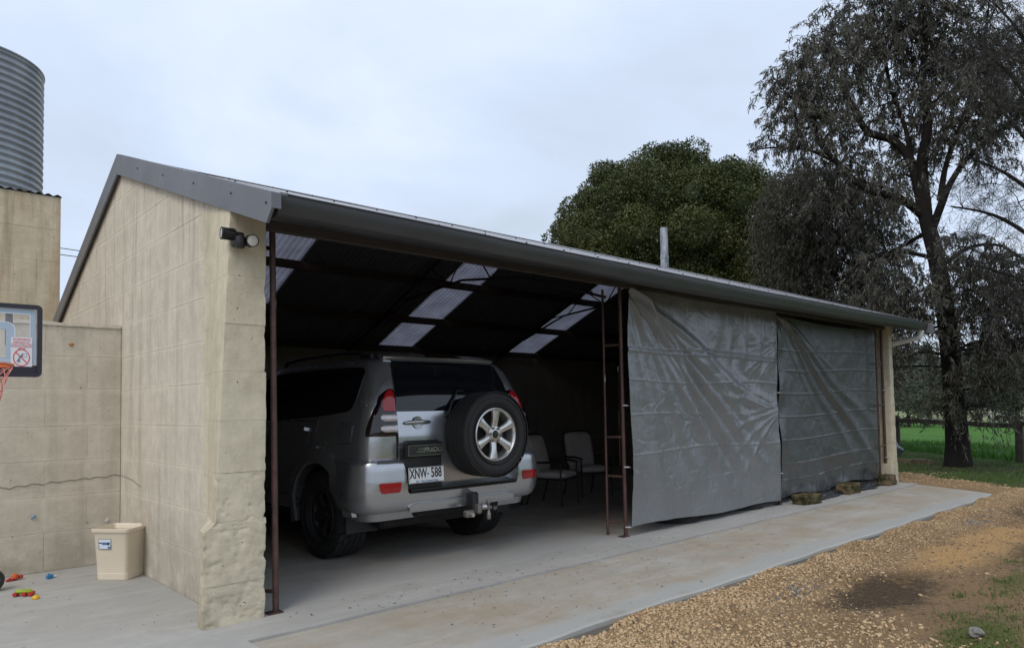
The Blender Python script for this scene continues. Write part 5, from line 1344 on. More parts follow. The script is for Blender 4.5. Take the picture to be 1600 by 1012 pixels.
# litter on the slabs
M['litter'] = plain('dry_leaf_litter', (.10, .055, .03), .9, var=.6, scale=40)
n = 620; x = 1.9+10.5*rng.random(n)**1.6; y = 3.1+1.6*rng.random(n)**.8; kk = nfield(x, y, 1.3, 90, 3) > .42; x, y = x[kk], y[kk]; n = len(x)
def leaves_flat(name, x, y, z, L, mat, **kw):
    n = len(x); a = rng.random(n)*2*pi; d = np.stack([np.cos(a), np.sin(a), 0*a], 1); w = np.stack([-np.sin(a), np.cos(a), 0*a], 1); p = np.stack([x, y, z], 1)
    up = np.array([0, 0, 1.0]); h = (rng.random(n)*.004+.001)[:, None]*up
    V = np.stack([p-d*L[:, None], p+w*L[:, None]*.35+h, p+d*L[:, None]+h*.5, p-w*L[:, None]*.35+h*.3], 1).reshape(-1, 3)
    return link(name, raw_mesh(name, V, np.arange(4*n).reshape(n, 4)), mat, **kw)
leaves_flat('leaf_litter', x, y, np.where(y < 4.24, -.009, .002), rng.uniform(.005, .016, n), M['litter'], kind='stuff')
n = 900; x = 3+9*rng.random(n); y = -.3+3.3*rng.random(n); leaves_flat('leaf_litter', x, y, zg(x, y)+.012, rng.uniform(.01, .025, n), M['litter'], kind='stuff')
n = 60; x = -.5+2.2*rng.random(n); y = 4.9+2.3*rng.random(n); leaves_flat('leaf_litter', x, y, 0*x, rng.uniform(.004, .010, n), M['litter'], kind='stuff')
M['stickc'] = plain('twig_bark', (.09, .06, .04), .9)
n = 1500; x = 3.5+11*rng.random(n); y = -.3+3.2*rng.random(n); a = rng.random(n)*pi; L = rng.uniform(.01, .04, n); d = np.stack([np.cos(a)*L, np.sin(a)*L, .004+0*a], 1); w = np.stack([-np.sin(a)*.0015, np.cos(a)*.0015, 0*a], 1); p = np.stack([x, y, zg(x, y)+.012], 1)
link('twig_litter', raw_mesh('twig_litter', np.stack([p-d, p+w, p+d, p-w+[0, 0, .003]], 1).reshape(-1, 3), np.arange(4*n).reshape(n, 4)), M['stickc'], kind='stuff')

def grass(name, x, y, h, mat, w=.004, bend=.5, base=None):
    n = len(x); z = zg(x, y) if base is None else base; a = rng.random(n)*2*pi; d = np.stack([np.cos(a), np.sin(a), 0*a], 1); s = np.stack([-np.sin(a), np.cos(a), 0*a], 1)*w*rng.uniform(.6, 1.4, n)[:, None]
    p = np.stack([x, y, z-.01], 1); b = bend*rng.random(n)[:, None]*h[:, None]
    up = np.array([0, 0, 1.0])*h[:, None]
    V = np.stack([p-s, p+s, p+s*.7+up*.6+d*b*.35, p-s*.7+up*.6+d*b*.35, p+up*(1-.3*rng.random(n)[:, None])+d*b], 1).reshape(-1, 3)
    i = np.arange(n)[:, None]*5; Q = np.concatenate([i+[[0, 1, 2, 3]]]); T = i+[[3, 2, 4, 4]]
    me = bpy.data.meshes.new(name); me.from_pydata(V.tolist(), [], [tuple(q) for q in Q.tolist()]+[tuple(t[:3]) for t in T.tolist()])
    return link(name, me, mat, kind='stuff')
N = Nd('grass_blade'); g = N.geo()
M['grass'] = N.done(N.ramp(N.noise(25, 3, .6, g), [(.3, (.035, .08, .012)), (.5, (.07, .13, .022)), (.68, (.13, .16, .05))]), .7, spec=.25)
N = Nd('pasture_blade'); g = N.geo()
M['pasture'] = N.done(N.ramp(N.noise(6, 4, .6, g), [(.3, (.035, .11, .015)), (.7, (.07, .19, .028))]), .7, spec=.25)
N = Nd('dry_grass'); M['drygrass'] = N.done(N.ramp(N.noise(20, 3, .6, N.geo()), [(.3, (.08, .09, .03)), (.7, (.22, .17, .09))]), .8)
def clumps(cs, each, spread):
    x = np.concatenate([rng.normal(c[0], spread*c[2], int(each*c[2])) for c in cs]); y = np.concatenate([rng.normal(c[1], spread*.7*c[2], int(each*c[2])) for c in cs]); return x, y
x, y = clumps([(4.95, 1.42, 1), (5.15, 1.25, 1.2), (5.35, 1.55, 1), (4.85, 1.22, .9), (6.3, 1.52, 1.1), (6.7, 1.6, .8), (7.6, 1.75, .6), (5.9, 1.45, .7), (6.1, 1.75, .5), (8.5, 1.5, .9), (9.8, 1.8, .8), (5.6, 1.3, 1.1), (7.4, 1.25, 1)], 230, .10)
grass('grass_tuft', x, y, rng.uniform(.012, .05, len(x)), M['grass'], .0025, .9)
n = 3000; x = 4.5+9*rng.random(n); y = -.1+2.4*rng.random(n); k = nfield(x, y, 1.1, 55, 4) > .55; grass('dry_grass', x[k], y[k], rng.uniform(.008, .03, k.sum()), M['drygrass'], .002, 1.2)
def bandpts(n, a0, a1, nrm, far, wid, y0=-1, y1=11):
    # points right of the boundary line
    x = 13+12*rng.random(n); y = y0+(y1-y0)*rng.random(n); q = x*nrm[0]-y*nrm[1]; k = (q > far) & (q < far+wid); return x[k], y[k]
x, y = bandpts(60000, 0, 0, (.845, .535), 10.0, 3.5); grass('lawn_grass', x, y, rng.uniform(.02, .06, len(x)), M['grass'], .006, .8)
x, y = bandpts(60000, 0, 0, (.788, .616), 12.45, 3.0); grass('pasture_grass', x, y, rng.uniform(.08, .26, len(x)), M['pasture'], .008, .6)

# ------------------------------------------------------------------ fence and things beside it
M['fence'] = plain('dark_fence_timber', (.045, .037, .030), .85, var=.35, scale=12, bump=.4)
fa, fb = Vector((21.6, 7.56, 0)), Vector((18.8, 4.08, 0))
fc = fb+(fb-fa)*1.0; fd = fa+(fa-fb)*1.0; fe = fd+(fa-fb)
fn = thing('paddock_fence', 'dark timber post and rail fence along the bright green paddock', 'fence', (0, 0, 0))
for p in (fa, fb, fc, fd, fe):
    rough_block(p.x-.075, p.x+.075, p.y-.075, p.y+.075, -.1, .96 if p is not fb else .90, M['fence'], fn, p.x, amp=.006, name='post', n=4)
pp = [fe, fd, fa, fb, fc]
for a, b in zip(pp[:-1], pp[1:]):
    h0, h1 = .84, .78
    n_ = Vector((b.y-a.y, -(b.x-a.x), 0)).normalized()*.04
    V = []; segs = 8
    for k in range(segs+1):
        c_ = a.lerp(b, k/segs); h_ = h0+(h1-h0)*k/segs+.012*sin(k*2.3+a.x)
        V += [(c_.x+n_.x*q-.09*0, c_.y+n_.y*q, h_+r_*.055) for q, r_ in ((-1, -1), (1, -1), (1, 1), (-1, 1))]
    F = [(k*4+i, k*4+(i+1) % 4, k*4+4+(i+1) % 4, k*4+4+i) for k in range(segs) for i in range(4)]+[(3, 2, 1, 0), (segs*4, segs*4+1, segs*4+2, segs*4+3)]
    MB().add(V, F).obj('rail', M['fence'], fn)
    for hz in (.45, .2): MB().tube([(a.x, a.y, hz), (b.x, b.y, hz)], .004, 4).obj('wire', M['steel'], fn)
# stone edging and blue cover beside the last pillar
N = Nd('garden_stone'); g = N.geo(); M['gstone'] = N.done(N.mix(N.noise(9, 6, .7, g), (.07, .055, .035), (.20, .165, .11)), .95, 0, N.bump(N.noise(20, 6, .7, g), .7, .02), .1)
rnd = random.Random(12); lbl = ['brown edging stone nearest the last pillar, below the blue grey cover', 'second brown edging stone out from the last pillar', 'third brown edging stone out from the last pillar', 'fourth brown edging stone from the pillar, small and low', 'outermost brown edging stone, nearest the dark tree trunk']
for k in range(5):
    o = rough_block(-.19, .19, -.13, .13, -.05, .20-.02*(k % 3), M['gstone'], None, 60+k, amp=.035, name='edging_stone', n=6)
    ex, ey = at(1409+8*k, 18.3); o.location = (ex, ey, -.12); o.rotation_euler = (0, 0, rnd.uniform(0, 3)); o['label'] = lbl[k]; o['category'] = 'edging stone'; o['group'] = 'edging stones by the lawn'
cv = link('garden_cover', blobmesh(1, 15, .75, .45, .30, 4, .35, 3), M['tarp3'], None, 'blue grey plastic cover heaped on the ground beside the last pillar', 'cover'); cv.location = (17.9, 6.75, .22)

# ------------------------------------------------------------------ trees
N = Nd('dark_bark'); g = N.geo(); M['bark'] = N.done(N.mix(N.noise(8, 6, .7, N.map((1, 1, .2), src=g)), (.011, .0098, .0092), (.034, .030, .028)), .95, 0, N.bump(N.noise(12, 6, .7, N.map((1, 1, .15), src=g)), .8, .04), .1)
N = Nd('pale_bark'); g = N.geo(); M['palebark'] = N.done(N.mix(N.noise(6, 6, .7, g), (.10, .085, .07), (.24, .215, .19)), .9, spec=.1)
def leaf_mat(name, stops, transl=.25, sc=7, rough=.55):
    N = Nd(name); g = N.geo(); fine = N.noise(sc*9, 2, .5, g); big = N.noise(sc*.18, 4, .6, g)
    c = N.ramp(N.math('ADD', N.math('MULTIPLY', fine, .6), N.math('MULTIPLY', big, .4)), stops)
    N.done(c, rough, 0, None, .35); tl = N.n.new('ShaderNodeBsdfTranslucent'); N.l.new(c, tl.inputs[0]); ms = N.n.new('ShaderNodeMixShader'); ms.inputs[0].default_value = transl
    N.l.new(N.b.outputs[0], ms.inputs[1]); N.l.new(tl.outputs[0], ms.inputs[2]); N.l.new(ms.outputs[0], N.out.inputs[0]); return N.m
M['gumleaf'] = leaf_mat('gum_leaf', [(.38, (.050, .054, .040)), (.5, (.095, .093, .072)), (.6, (.150, .137, .118))])
M['weepleaf'] = leaf_mat('weeping_leaf', [(.38, (.042, .046, .030)), (.5, (.082, .080, .055)), (.62, (.13, .114, .09))])
M['figleaf'] = leaf_mat('dense_green_leaf', [(.36, (.024, .036, .012)), (.48, (.060, .078, .022)), (.58, (.105, .118, .036)), (.68, (.16, .16, .06))], .15, 5, .42)
M['needle'] = leaf_mat('casuarina_needle', [(.38, (.022, .024, .020)), (.6, (.06, .055, .045))])
M['farleaf'] = leaf_mat('hazy_far_leaf', [(.38, (.040, .050, .038)), (.5, (.065, .075, .055)), (.62, (.095, .105, .075))], .1, .6)  # lighter, greyer leaf colour stands in for distance haze
M['farleaf2'] = leaf_mat('mid_tree_leaf', [(.38, (.022, .034, .014)), (.5, (.045, .060, .026)), (.62, (.08, .09, .045))], .1, 1.5)

def leaf_quads(P, D, L, Wd, curl=.15):
    """P base points, D unit directions, L length, Wd half width"""
    n = len(P); rv = rng.normal(size=(n, 3)); w = np.cross(D, rv); w /= (np.linalg.norm(w, axis=1)[:, None]+1e-9); nn = np.cross(D, w)
    mid = P+D*(L*.5)[:, None]+nn*(L*curl*rng.uniform(-1, 1, n))[:, None]
    V = np.stack([P, mid+w*Wd[:, None], P+D*L[:, None], mid-w*Wd[:, None]], 1)
    return V.reshape(-1, 3)
def foliage(name, Vs, mat, parent, kind='stuff', **kw):
    V = np.concatenate(Vs); n = len(V)//4; return link(name, raw_mesh(name, V, np.arange(4*n).reshape(n, 4)), mat, parent, kind=kind, **kw)
def unit(a): return a/(np.linalg.norm(a, axis=-1, keepdims=True)+1e-9)
class Frame:      # local frame of a tree as seen from the yard: right, away, up
    def __init__(s, x, y, z=0): 
        s.o = np.array([x, y, z], float); h = math.hypot(x, y); s.f = np.array([x/h, y/h, 0]); s.r = np.array([y/h, -x/h, 0])
    def __call__(s, r_, u_, d_=0): return s.r*r_+s.f*d_+np.array([0, 0, u_])
def branch_to(mb, start, end, r0, r1, sag=.1, wob=.12, n=6, seed=0, nside=5):
    R_ = np.random.default_rng(seed); L = np.linalg.norm(end-start); pts = []
    off = R_.normal(size=3)*wob*L*.5; off2 = R_.normal(size=3)*wob*L*.35
    for k in range(n+1):
        t = k/n; p = start*(1-t)+end*t+off*sin(pi*t)+off2*sin(2*pi*t)+np.array([0, 0, sag*L*sin(pi*t)]); pts.append(p)
    mb.tube([tuple(p) for p in pts], [r0+(r1-r0)*k/n for k in range(n+1)], nside, cap=False); return pts
def nearest(limbpts, c):
    A = np.array([p for p, r_ in limbpts]); d = np.linalg.norm(A-c, axis=1)+.45*np.maximum(0, A[:, 2]-c[2]); i = int(d.argmin()); return limbpts[i]
def add_limb(mb, limbpts, pts, r0, r1, n=10, sub=6):
    P = np.array(pts, float); t = np.linspace(0, len(P)-1, (len(P)-1)*sub+1); out = []
    for tt in t:                       # Catmull-Rom
        i = min(int(tt), len(P)-2); f_ = tt-i; p0 = P[max(i-1, 0)]; p1 = P[i]; p2 = P[i+1]; p3 = P[min(i+2, len(P)-1)]
        out.append(.5*((2*p1)+(-p0+p2)*f_+(2*p0-5*p1+4*p2-p3)*f_*f_+(-p0+3*p1-3*p2+p3)*f_**3))
    m_ = len(out); rad = [r0+(r1-r0)*(k/(m_-1))**.8 for k in range(m_)]
    rad = [q*(1+.10*mnoise.noise(Vector(out[k])*1.8)) for k, q in enumerate(rad)]
    mb.tube([tuple(p) for p in out], rad, n, cap=True)
    limbpts += [(out[k], rad[k]) for k in range(m_)]
def clump_tree(root, Fm, mb, limbpts, clumps_, leaf, ntw=26, seed=0, droop=1.0, twl=.7, per=16, leafL=(.09, .15), leafW=.011, twig_r=.004):
    R_ = np.random.default_rng(seed); Vs = []; tw = MB()
    for ci, c in enumerate(clumps_):
        cen = Fm(c[0], c[1], c[2]); rad = c[3]; ru = c[4] if len(c) > 4 else rad*.8; dens = c[5] if len(c) > 5 else 1
        near_, nr = nearest(limbpts, cen); bp = branch_to(mb, near_, cen, max(.012, min(nr*.55, .02+.02*rad)), .010, .06, .14, 6, seed*100+ci)
        bl_ = [(p, .01) for p in bp[2:]]
        n = int(ntw*dens*(rad*ru)/(.6)); 
        q = unit(R_.normal(size=(n, 3)))*(R_.random((n, 1))**.42); q = q*np.array([rad, rad, ru])
        Tp = cen+q
        # secondary branchlets
        ns = max(3, n//7)
        for j in range(ns):
            e_ = Tp[R_.integers(n)]; s_p, _ = nearest(bl_, e_); sb = branch_to(mb, s_p, e_, .009, .004, .05, .2, 4, seed*999+ci*50+j, 4); bl_ += [(p, .006) for p in sb[1:]]
        B = np.array([p for p, _ in bl_])
        for t in Tp:
            s0 = B[np.linalg.norm(B-t, axis=1).argmin()]; dirn = unit(t-s0+np.array([0, 0, .001]))*.6+R_.normal(size=3)*.35; dirn[2] -= .25*droop; dirn = unit(dirn)
            L = twl*R_.uniform(.6, 1.2); k = np.linspace(0, 1, 5)[:, None]; pts = t+dirn*L*k*.8+np.array([0, 0, -1])*droop*L*.55*k**2
            tw.tube([tuple(s0)]+[tuple(p) for p in pts[[0, 2, 4]]], [twig_r*1.4, twig_r, twig_r*.8, twig_r*.5], 3, cap=False)
            m_ = per; tt = R_.random(m_); P = np.stack([np.interp(tt, k[:, 0], pts[:, i]) for i in range(3)], 1)+R_.normal(size=(m_, 3))*.03*L
            D = R_.normal(size=(m_, 3))*.6+dirn*.35; D[:, 2] -= 1.0*droop; D = unit(D)
            Vs.append(leaf_quads(P, D, R_.uniform(*leafL, m_), np.full(m_, leafW)*R_.uniform(.7, 1.3, m_)))
    foliage('foliage', Vs, leaf, root); tw.obj('twigs', M['bark'], root, fix=False, kind='stuff').name = 'twig'

# the big gum by the fence
GT = (17.05, 4.79)
gt = thing('gum_tree', 'tall dark gum tree with open drooping crown beyond the right end of the shed', 'tree', (GT[0], GT[1], -.03))
Fm = Frame(*GT); mb = MB(); lp = []; K = 1/69.5
def W_(x, y, d=0): return Fm((x-1497)*K, (722-y)*K, d)
tp_ = [(1497, 730), (1497, 690), (1496, 640), (1493, 560), (1488, 480), (1478, 400), (1466, 340)]
P_ = [W_(*p) for p in tp_]; tb = MB(); t_r = [.29, .225, .20, .19, .175, .16, .14]
Pn = np.array(P_); out_ = []; 
t = np.linspace(0, 6, 49)
pts = [tuple(np.array([np.interp(tt, range(7), Pn[:, i]) for i in range(3)])) for tt in t]; rd = [float(np.interp(tt, range(7), t_r)) for tt in t]
tb.tube(pts, [q*(1+.06*mnoise.noise(Vector(p)*3)) for p, q in zip(pts, rd)], 16); lp += [(np.array(p), q) for p, q in zip(pts, rd)]
tb.obj('trunk', M['bark'], gt, smooth=True)
add_limb(mb, lp, [W_(1466, 340), W_(1452, 262, .2), W_(1429, 220, .3), W_(1393, 199, .2), W_(1372, 153, 0), W_(1358, 121, -.2), W_(1340, 70, -.3)], .125, .035)
add_limb(mb, lp, [W_(1468, 352), W_(1440, 325, -.3), W_(1393, 306, -.7), W_(1358, 267, -1.0), W_(1333, 228, -1.1), W_(1325, 190, -1.2), W_(1290, 150, -1.3)], .10, .03)
add_limb(mb, lp, [W_(1469, 345), W_(1466, 270, .1), W_(1475, 213, .1), W_(1470, 150, .3), W_(1476, 70, .2), W_(1468, -40, .1), W_(1480, -140, 0)], .13, .04)
add_limb(mb, lp, [W_(1474, 375), W_(1490, 335, -.2), W_(1500, 313, -.3), W_(1521, 284, -.5), W_(1553, 262, -.7), W_(1600, 230, -.9), W_(1640, 180, -1.0)], .09, .03)
add_limb(mb, lp, [W_(1488, 330, -.2), W_(1497, 270, .3), W_(1520, 200, .6), W_(1545, 120, .8), W_(1560, 30, 1.0)], .07, .025)
add_limb(mb, lp, [W_(1452, 262, .2), W_(1445, 200, .5), W_(1425, 120, .8), W_(1415, 40, 1.0), W_(1400, -40, 1.1)], .06, .025)
add_limb(mb, lp, [W_(1358, 267, -1.0), W_(1320, 240, -1.0), W_(1270, 225, -1.0), W_(1230, 222, -1.0)], .04, .015)
add_limb(mb, lp, [W_(1482, 430), W_(1520, 410, -.5), W_(1555, 415, -.8), W_(1580, 440, -1)], .05, .02)
add_limb(mb, lp, [W_(1480, 415), W_(1440, 405, -.4), W_(1410, 415, -.7), W_(1395, 440, -.8)], .05, .02)
add_limb(mb, lp, [W_(1475, 370), W_(1420, 385, .8), W_(1370, 400, 1.0), W_(1340, 430, 1.1)], .05, .02)
def C_(x, y, d, r_, ru=None, de=1.0): return ((x-1497)*K, (722-y)*K, d, r_, ru or r_*.8, de)
gc = []
R_ = np.random.default_rng(5)
for (x, y, d, r_, de) in [(1225, 212, -1, .45, .9), (1262, 190, -1.2, .65, .9), (1275, 130, -1.2, .7, .8), (1300, 100, -.9, .7, .9), (1290, 165, -.6, .7, .9), (1318, 150, -1.3, .8, 1), (1340, 60, -.2, .8, 1), (1350, 110, .4, .8, .9),
      (1352, 20, 0, .75, .9), (1390, 40, .4, .9, 1), (1385, 95, -.6, .9, 1), (1360, 185, -.9, .75, 1), (1330, 210, -1.4, .7, 1), (1400, 150, .8, .9, .9), (1430, 15, .8, .9, 1), (1440, 85, .6, .9, 1), (1420, -40, 1, 1, 1), (1470, 40, .2, 1, 1.1), (1500, 10, 0, .8, 1),
      (1480, 110, .9, .9, 1), (1450, 160, 1.2, .8, .8), (1420, 250, .9, .8, .9), (1385, 245, -.3, .7, .9), (1350, 290, -.9, .7, .9), (1400, 290, .9, .8, .8), (1430, 300, -.9, .6, .8), (1510, 60, .9, .8, 1), (1520, 130, .8, .9, 1), (1500, 175, -.6, .8, .9),
      (1540, 60, 1, .9, .9), (1560, 120, .6, .9, .9), (1580, 175, -.8, .9, .9), (1540, 200, .5, .7, .8), (1530, 240, -.7, .7, .7), (1570, 225, -.8, .7, .8), (1510, 225, .3, .7, .8), (1605, 130, .2, .9, .9), (1620, 215, -.8, .9, .8), (1480, 205, 1.1, .8, .9), (1555, 275, -.8, .6, .6), (1480, -60, 0, 1.2, 1), (1560, -20, .8, 1.1, 1),
      (1310, 235, -1.0, .6, .8), (1370, 330, .9, .7, .9), (1400, 345, 1.0, .5, .7),
      # drooping skirts on both sides of the trunk
      (1410, 440, -.8, .65, 1.3), (1425, 500, -.7, .6, 1.3), (1400, 510, -.4, .55, 1.2), (1440, 475, -.9, .5, 1.1), (1455, 530, -.9, .5, 1), (1415, 560, -.6, .5, 1.0), (1395, 575, -.3, .4, .9), (1465, 470, -1.0, .5, 1.2), (1385, 470, .3, .5, 1.0), 
      (1530, 440, -.8, .65, 1.4), (1560, 450, -.8, .65, 1.3), (1535, 500, -.8, .6, 1.4), (1565, 510, -.8, .55, 1.3), (1590, 480, -1, .6, 1.2), (1545, 555, -.8, .5, 1.2), (1575, 560, -.8, .5, 1), (1520, 550, -.7, .45, 1), (1525, 600, -.7, .45, .9), (1550, 610, -.8, .4, .8), (1510, 480, -1, .5, 1.2), (1500, 410, -.8, .5, 1.0), (1480, 635, -.6, .32, 1.0), (1510, 640, -.6, .3, 1.0), (1540, 640, -.6, .3, .6), (1478, 600, -.7, .3, .7), (1600, 540, -.9, .5, 1)]:
    gc.append(C_(x, y, d, r_, r_*(.8 if y < 400 else 1.0), de))
gc = [(((c[0]-(-2.4))*.68-2.4+.05) if c[0] < -2.4 and c[2] is not None and c[1] > 6.2 else c[0], *c[1:]) for c in gc]
clump_tree(gt, Fm, mb, lp, gc, M['gumleaf'], ntw=74, seed=3, droop=1.0, twl=.55, per=26, leafL=(.10, .18), leafW=.0125)
mb.obj('limb', M['bark'], gt, smooth=True, fix=False)

# weeping tree left of it
def tree_frame(x, y, D):   # ground position for a direction seen at image column x, and distance
    a = yaw - math.atan((x-800)/1118); return (D*cos(a), D*sin(a))
wt_p = tree_frame(1290, 600, 21.5); Fm2 = Frame(*wt_p); K2 = 1/(1118/(21.5*cos(math.atan(490/1118))))
wt = thing('weeping_tree', 'brownish weeping tree between the rounded green tree and the tall gum', 'tree', (wt_p[0], wt_p[1], 0))
def W2(x, y, d=0): return Fm2((x-1290)*K2, (690-y)*K2, d)
mb = MB(); lp = []; tb = MB()
add_limb(tb, lp, [W2(1290, 700), W2(1293, 600), W2(1285, 500, .1), W2(1292, 400, .1)], .2, .14, 12); tb.obj('trunk', M['bark'], wt, smooth=True)
add_limb(mb, lp, [W2(1292, 410, .1), W2(1290, 340), W2(1280, 290, -.3), W2(1262, 262, -.3)], .12, .03)
add_limb(mb, lp, [W2(1292, 400, .1), W2(1322, 350, -.4), W2(1335, 300, -.8), W2(1345, 280, -1)], .10, .03)
add_limb(mb, lp, [W2(1288, 420, .1), W2(1250, 370, -.2), W2(1225, 320, -.4), W2(1215, 290, -.5)], .10, .03)
pb = MB(); R_ = np.random.default_rng(9)
for k in range(9):
    s0 = W2(1305+R_.uniform(0, 40), 300+R_.uniform(0, 40), -2.1); e_ = s0+Fm2(R_.uniform(-.5, .6), R_.uniform(-.7, .5), -.2); branch_to(pb, s0, e_, .022, .006, .0, .3, 5, 800+k, 4)
pb.obj('bare_branch', M['palebark'], wt, smooth=True, fix=False)
wc = []
for (x, y, d, r_, de) in [(1225, 262, 0, .8, 1.2), (1258, 255, 0, .9, 1.3), (1290, 268, 0, .9, 1.2), (1320, 285, -.3, .9, 1.2), (1348, 300, -.5, .8, 1), (1210, 290, -.5, .8, 1.1), (1200, 320, -.8, .8, 1.1), (1235, 310, -1.3, .9, 1.2), (1270, 310, -1.5, .9, 1.2), (1305, 330, -1.5, .9, 1.2), (1340, 340, -1.2, .9, 1.2), (1370, 350, -.6, .7, 1),
       (1205, 370, -.6, .8, 1), (1235, 370, -1.4, .9, 1.2), (1270, 375, -1.6, .9, 1.2), (1310, 385, -1.6, .9, 1.3), (1345, 395, -1.4, .9, 1.2), (1375, 400, -.9, .8, 1), (1250, 430, -1.4, .9, 1.2), (1290, 440, -1.6, .9, 1.2), (1325, 450, -1.5, .9, 1.2), (1360, 450, -1.2, .8, 1.1), (1385, 440, -.7, .6, 1),
       (1340, 500, -1.2, .8, 1), (1300, 500, -1.2, .8, 1), (1370, 500, -.9, .7, 1), (1210, 420, -.4, .8, 1), (1240, 480, -.6, .8, .8), (1390, 480, -.6, .6, .9), (1185, 345, .2, .7, .9), (1280, 350, 0, 1.1, 1), (1240, 400, 0, 1.1, 1), (1320, 420, 0, 1.1, 1), (1400, 380, -.2, .5, .7), (1350, 560, -.6, .8, 1), (1300, 570, -.4, .8, .8)]:
    wc.append(((x-1290)*K2, (690-y)*K2, d, r_, r_*.9, de))
wc = [((c[0]+.55*min(1, max(0, -c[0]/1.5))), *c[1:]) for c in wc]
clump_tree(wt, Fm2, mb, lp, wc, M['weepleaf'], ntw=50, seed=17, droop=1.25, twl=.75, per=24, leafL=(.10, .18), leafW=.013)
mb.obj('limb', M['bark'], wt, smooth=True, fix=False)

# the rounded dense tree
dt_p = tree_frame(1055, 600, 25.5); Fm3 = Frame(*dt_p); K3 = 1/(1118/(25.5*cos(math.atan(255/1118))))
dt = thing('rounded_tree', 'big rounded dense green tree rising behind the shed roof beside the flue', 'tree', (dt_p[0], dt_p[1], 0))
mb = MB(); lp = []; tb = MB()
def W3(x, y, d=0): return Fm3((x-1055)*K3, (680-y)*K3, d)
add_limb(tb, lp, [W3(1115, 690), W3(1114, 600), W3(1112, 500), W3(1114, 440)], .28, .2, 12); tb.obj('trunk', M['bark'], dt, smooth=True)
for tgt in ((1000, 360, -.6), (1060, 300, 0), (1150, 330, -.4), (950, 400, -.5), (1180, 380, .2), (1100, 380, -1.4)):
    add_limb(mb, lp, [W3(1114, 450), W3((1114+tgt[0])/2+8, (450+tgt[1])/2+12, tgt[2]/2), W3(*tgt)], .13, .04)
mb.obj('limb', M['bark'], dt, smooth=True, fix=False)
R_ = np.random.default_rng(77); Vs = []; core = MB()
lobes = []
outline_ = [(905, 395, 1.1), (890, 350, .75), (905, 325, .75), (925, 300, .8), (955, 275, .95), (985, 262, .95), (1010, 258, .8), (1035, 245, .85), (1065, 240, .95), (1090, 252, .9), (1120, 268, .85), (1150, 275, .85), (1175, 285, .8), (1195, 310, .9), (1150, 330, 1.2), (1090, 310, 1.3), (1030, 310, 1.4), (970, 330, 1.3), (930, 365, 1.2), (900, 410, .9), (960, 400, 1.4), (1020, 380, 1.5), (1090, 380, 1.5), (1150, 400, 1.4), (1200, 370, 1.2), (950, 440, 1.2), (1010, 450, 1.3), (1080, 450, 1.3), (1150, 460, 1.4), (1200, 440, 1.3), (1230, 400, 1.1), (885, 385, .6), (1130, 300, 1.0), (1060, 275, 1.0), (1180, 500, 1.3), (1120, 510, 1.1)]
for i, (x, y, r_) in enumerate(outline_):
    inner = min(1, max(0, (y-240)/120)); edge_ = max(0, 1-abs(x-1050)/190)
    d = -2.6*inner*edge_*R_.uniform(.6, 1.1)-.2 if i > 13 else R_.uniform(-.6, .3)
    lobes.append((W3(x, y, d), r_))
for k in range(20): lobes.append((W3(R_.uniform(930, 1180), R_.uniform(300, 470), R_.uniform(1, 3)), R_.uniform(1.1, 1.5)))
# small secondary lobes on the shell give the lumpy outline
sec = []
for c, r_ in lobes:
    for k in range(5):
        q = unit(R_.normal(size=3)); q[2] = abs(q[2])*.9-.05; sec.append((c+q*r_*np.array([.74, .74, .66]), r_*R_.uniform(.36, .58)))
allc = [(c, r_, 0) for c, r_ in lobes]+[(c, r_, 1) for c, r_ in sec]
for c, r_, s_2 in allc:
    n = int((2600 if not s_2 else 2900)*r_*r_); q = unit(R_.normal(size=(n, 3))); rad = r_*(1-.22*R_.random(n)**1.8+.10*(R_.random(n)**6))*(1+.12*np.sin(q[:, 0]*7+c[0])*np.sin(q[:, 1]*6+c[1])*np.cos(q[:, 2]*6))
    P = c+q*(rad*(.76 if not s_2 else 1.0))[:, None]*np.array([1, 1, .85]); D = unit(q*.7+R_.normal(size=(n, 3))*.7+np.array([0, 0, -.25]))
    Vs.append(leaf_quads(P, D, R_.uniform(.06, .12, n), R_.uniform(.016, .027, n)))
foliage('foliage', Vs, M['figleaf'], dt)
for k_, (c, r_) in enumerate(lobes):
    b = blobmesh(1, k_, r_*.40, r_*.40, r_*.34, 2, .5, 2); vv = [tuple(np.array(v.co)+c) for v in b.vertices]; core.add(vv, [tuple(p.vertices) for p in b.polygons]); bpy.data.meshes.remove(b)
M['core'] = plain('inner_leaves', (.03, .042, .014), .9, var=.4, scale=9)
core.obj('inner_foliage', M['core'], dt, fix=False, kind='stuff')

# wispy casuarina at the right edge
ct_p = tree_frame(1690, 600, 14.5); Fm4 = Frame(*ct_p); K4 = 1/(1118/(14.5*cos(math.atan(890/1118))))
ct = thing('casuarina_tree', 'wispy fine needled tree reaching in from the right edge above the gum', 'tree', (ct_p[0], ct_p[1], -.03))
def W4(x, y, d=0): return Fm4((x-1690)*K4, (760-y)*K4, d)
mb = MB(); lp = []; tb = MB()
add_limb(tb, lp, [W4(1690, 780), W4(1695, 500), W4(1690, 300), W4(1685, 100), W4(1680, -60)], .17, .07, 12); tb.obj('trunk', M['bark'], ct, smooth=True)
for (a, b, c) in (((1690, 420), (1600, 330, -.3), (1530, 300, -.5)), ((1690, 350), (1610, 250, .2), (1550, 200, .3)), ((1690, 300), (1620, 180, -.3), (1580, 110, -.4)), ((1690, 250), (1620, 90, .1), (1570, 20, .1)), ((1690, 500), (1620, 430, -.2), (1545, 395, -.2)), ((1690, 200), (1640, 40, 0), (1600, -40, 0))):
    add_limb(mb, lp, [W4(*a), W4(*b), W4(*c)], .05, .012)
cc = []
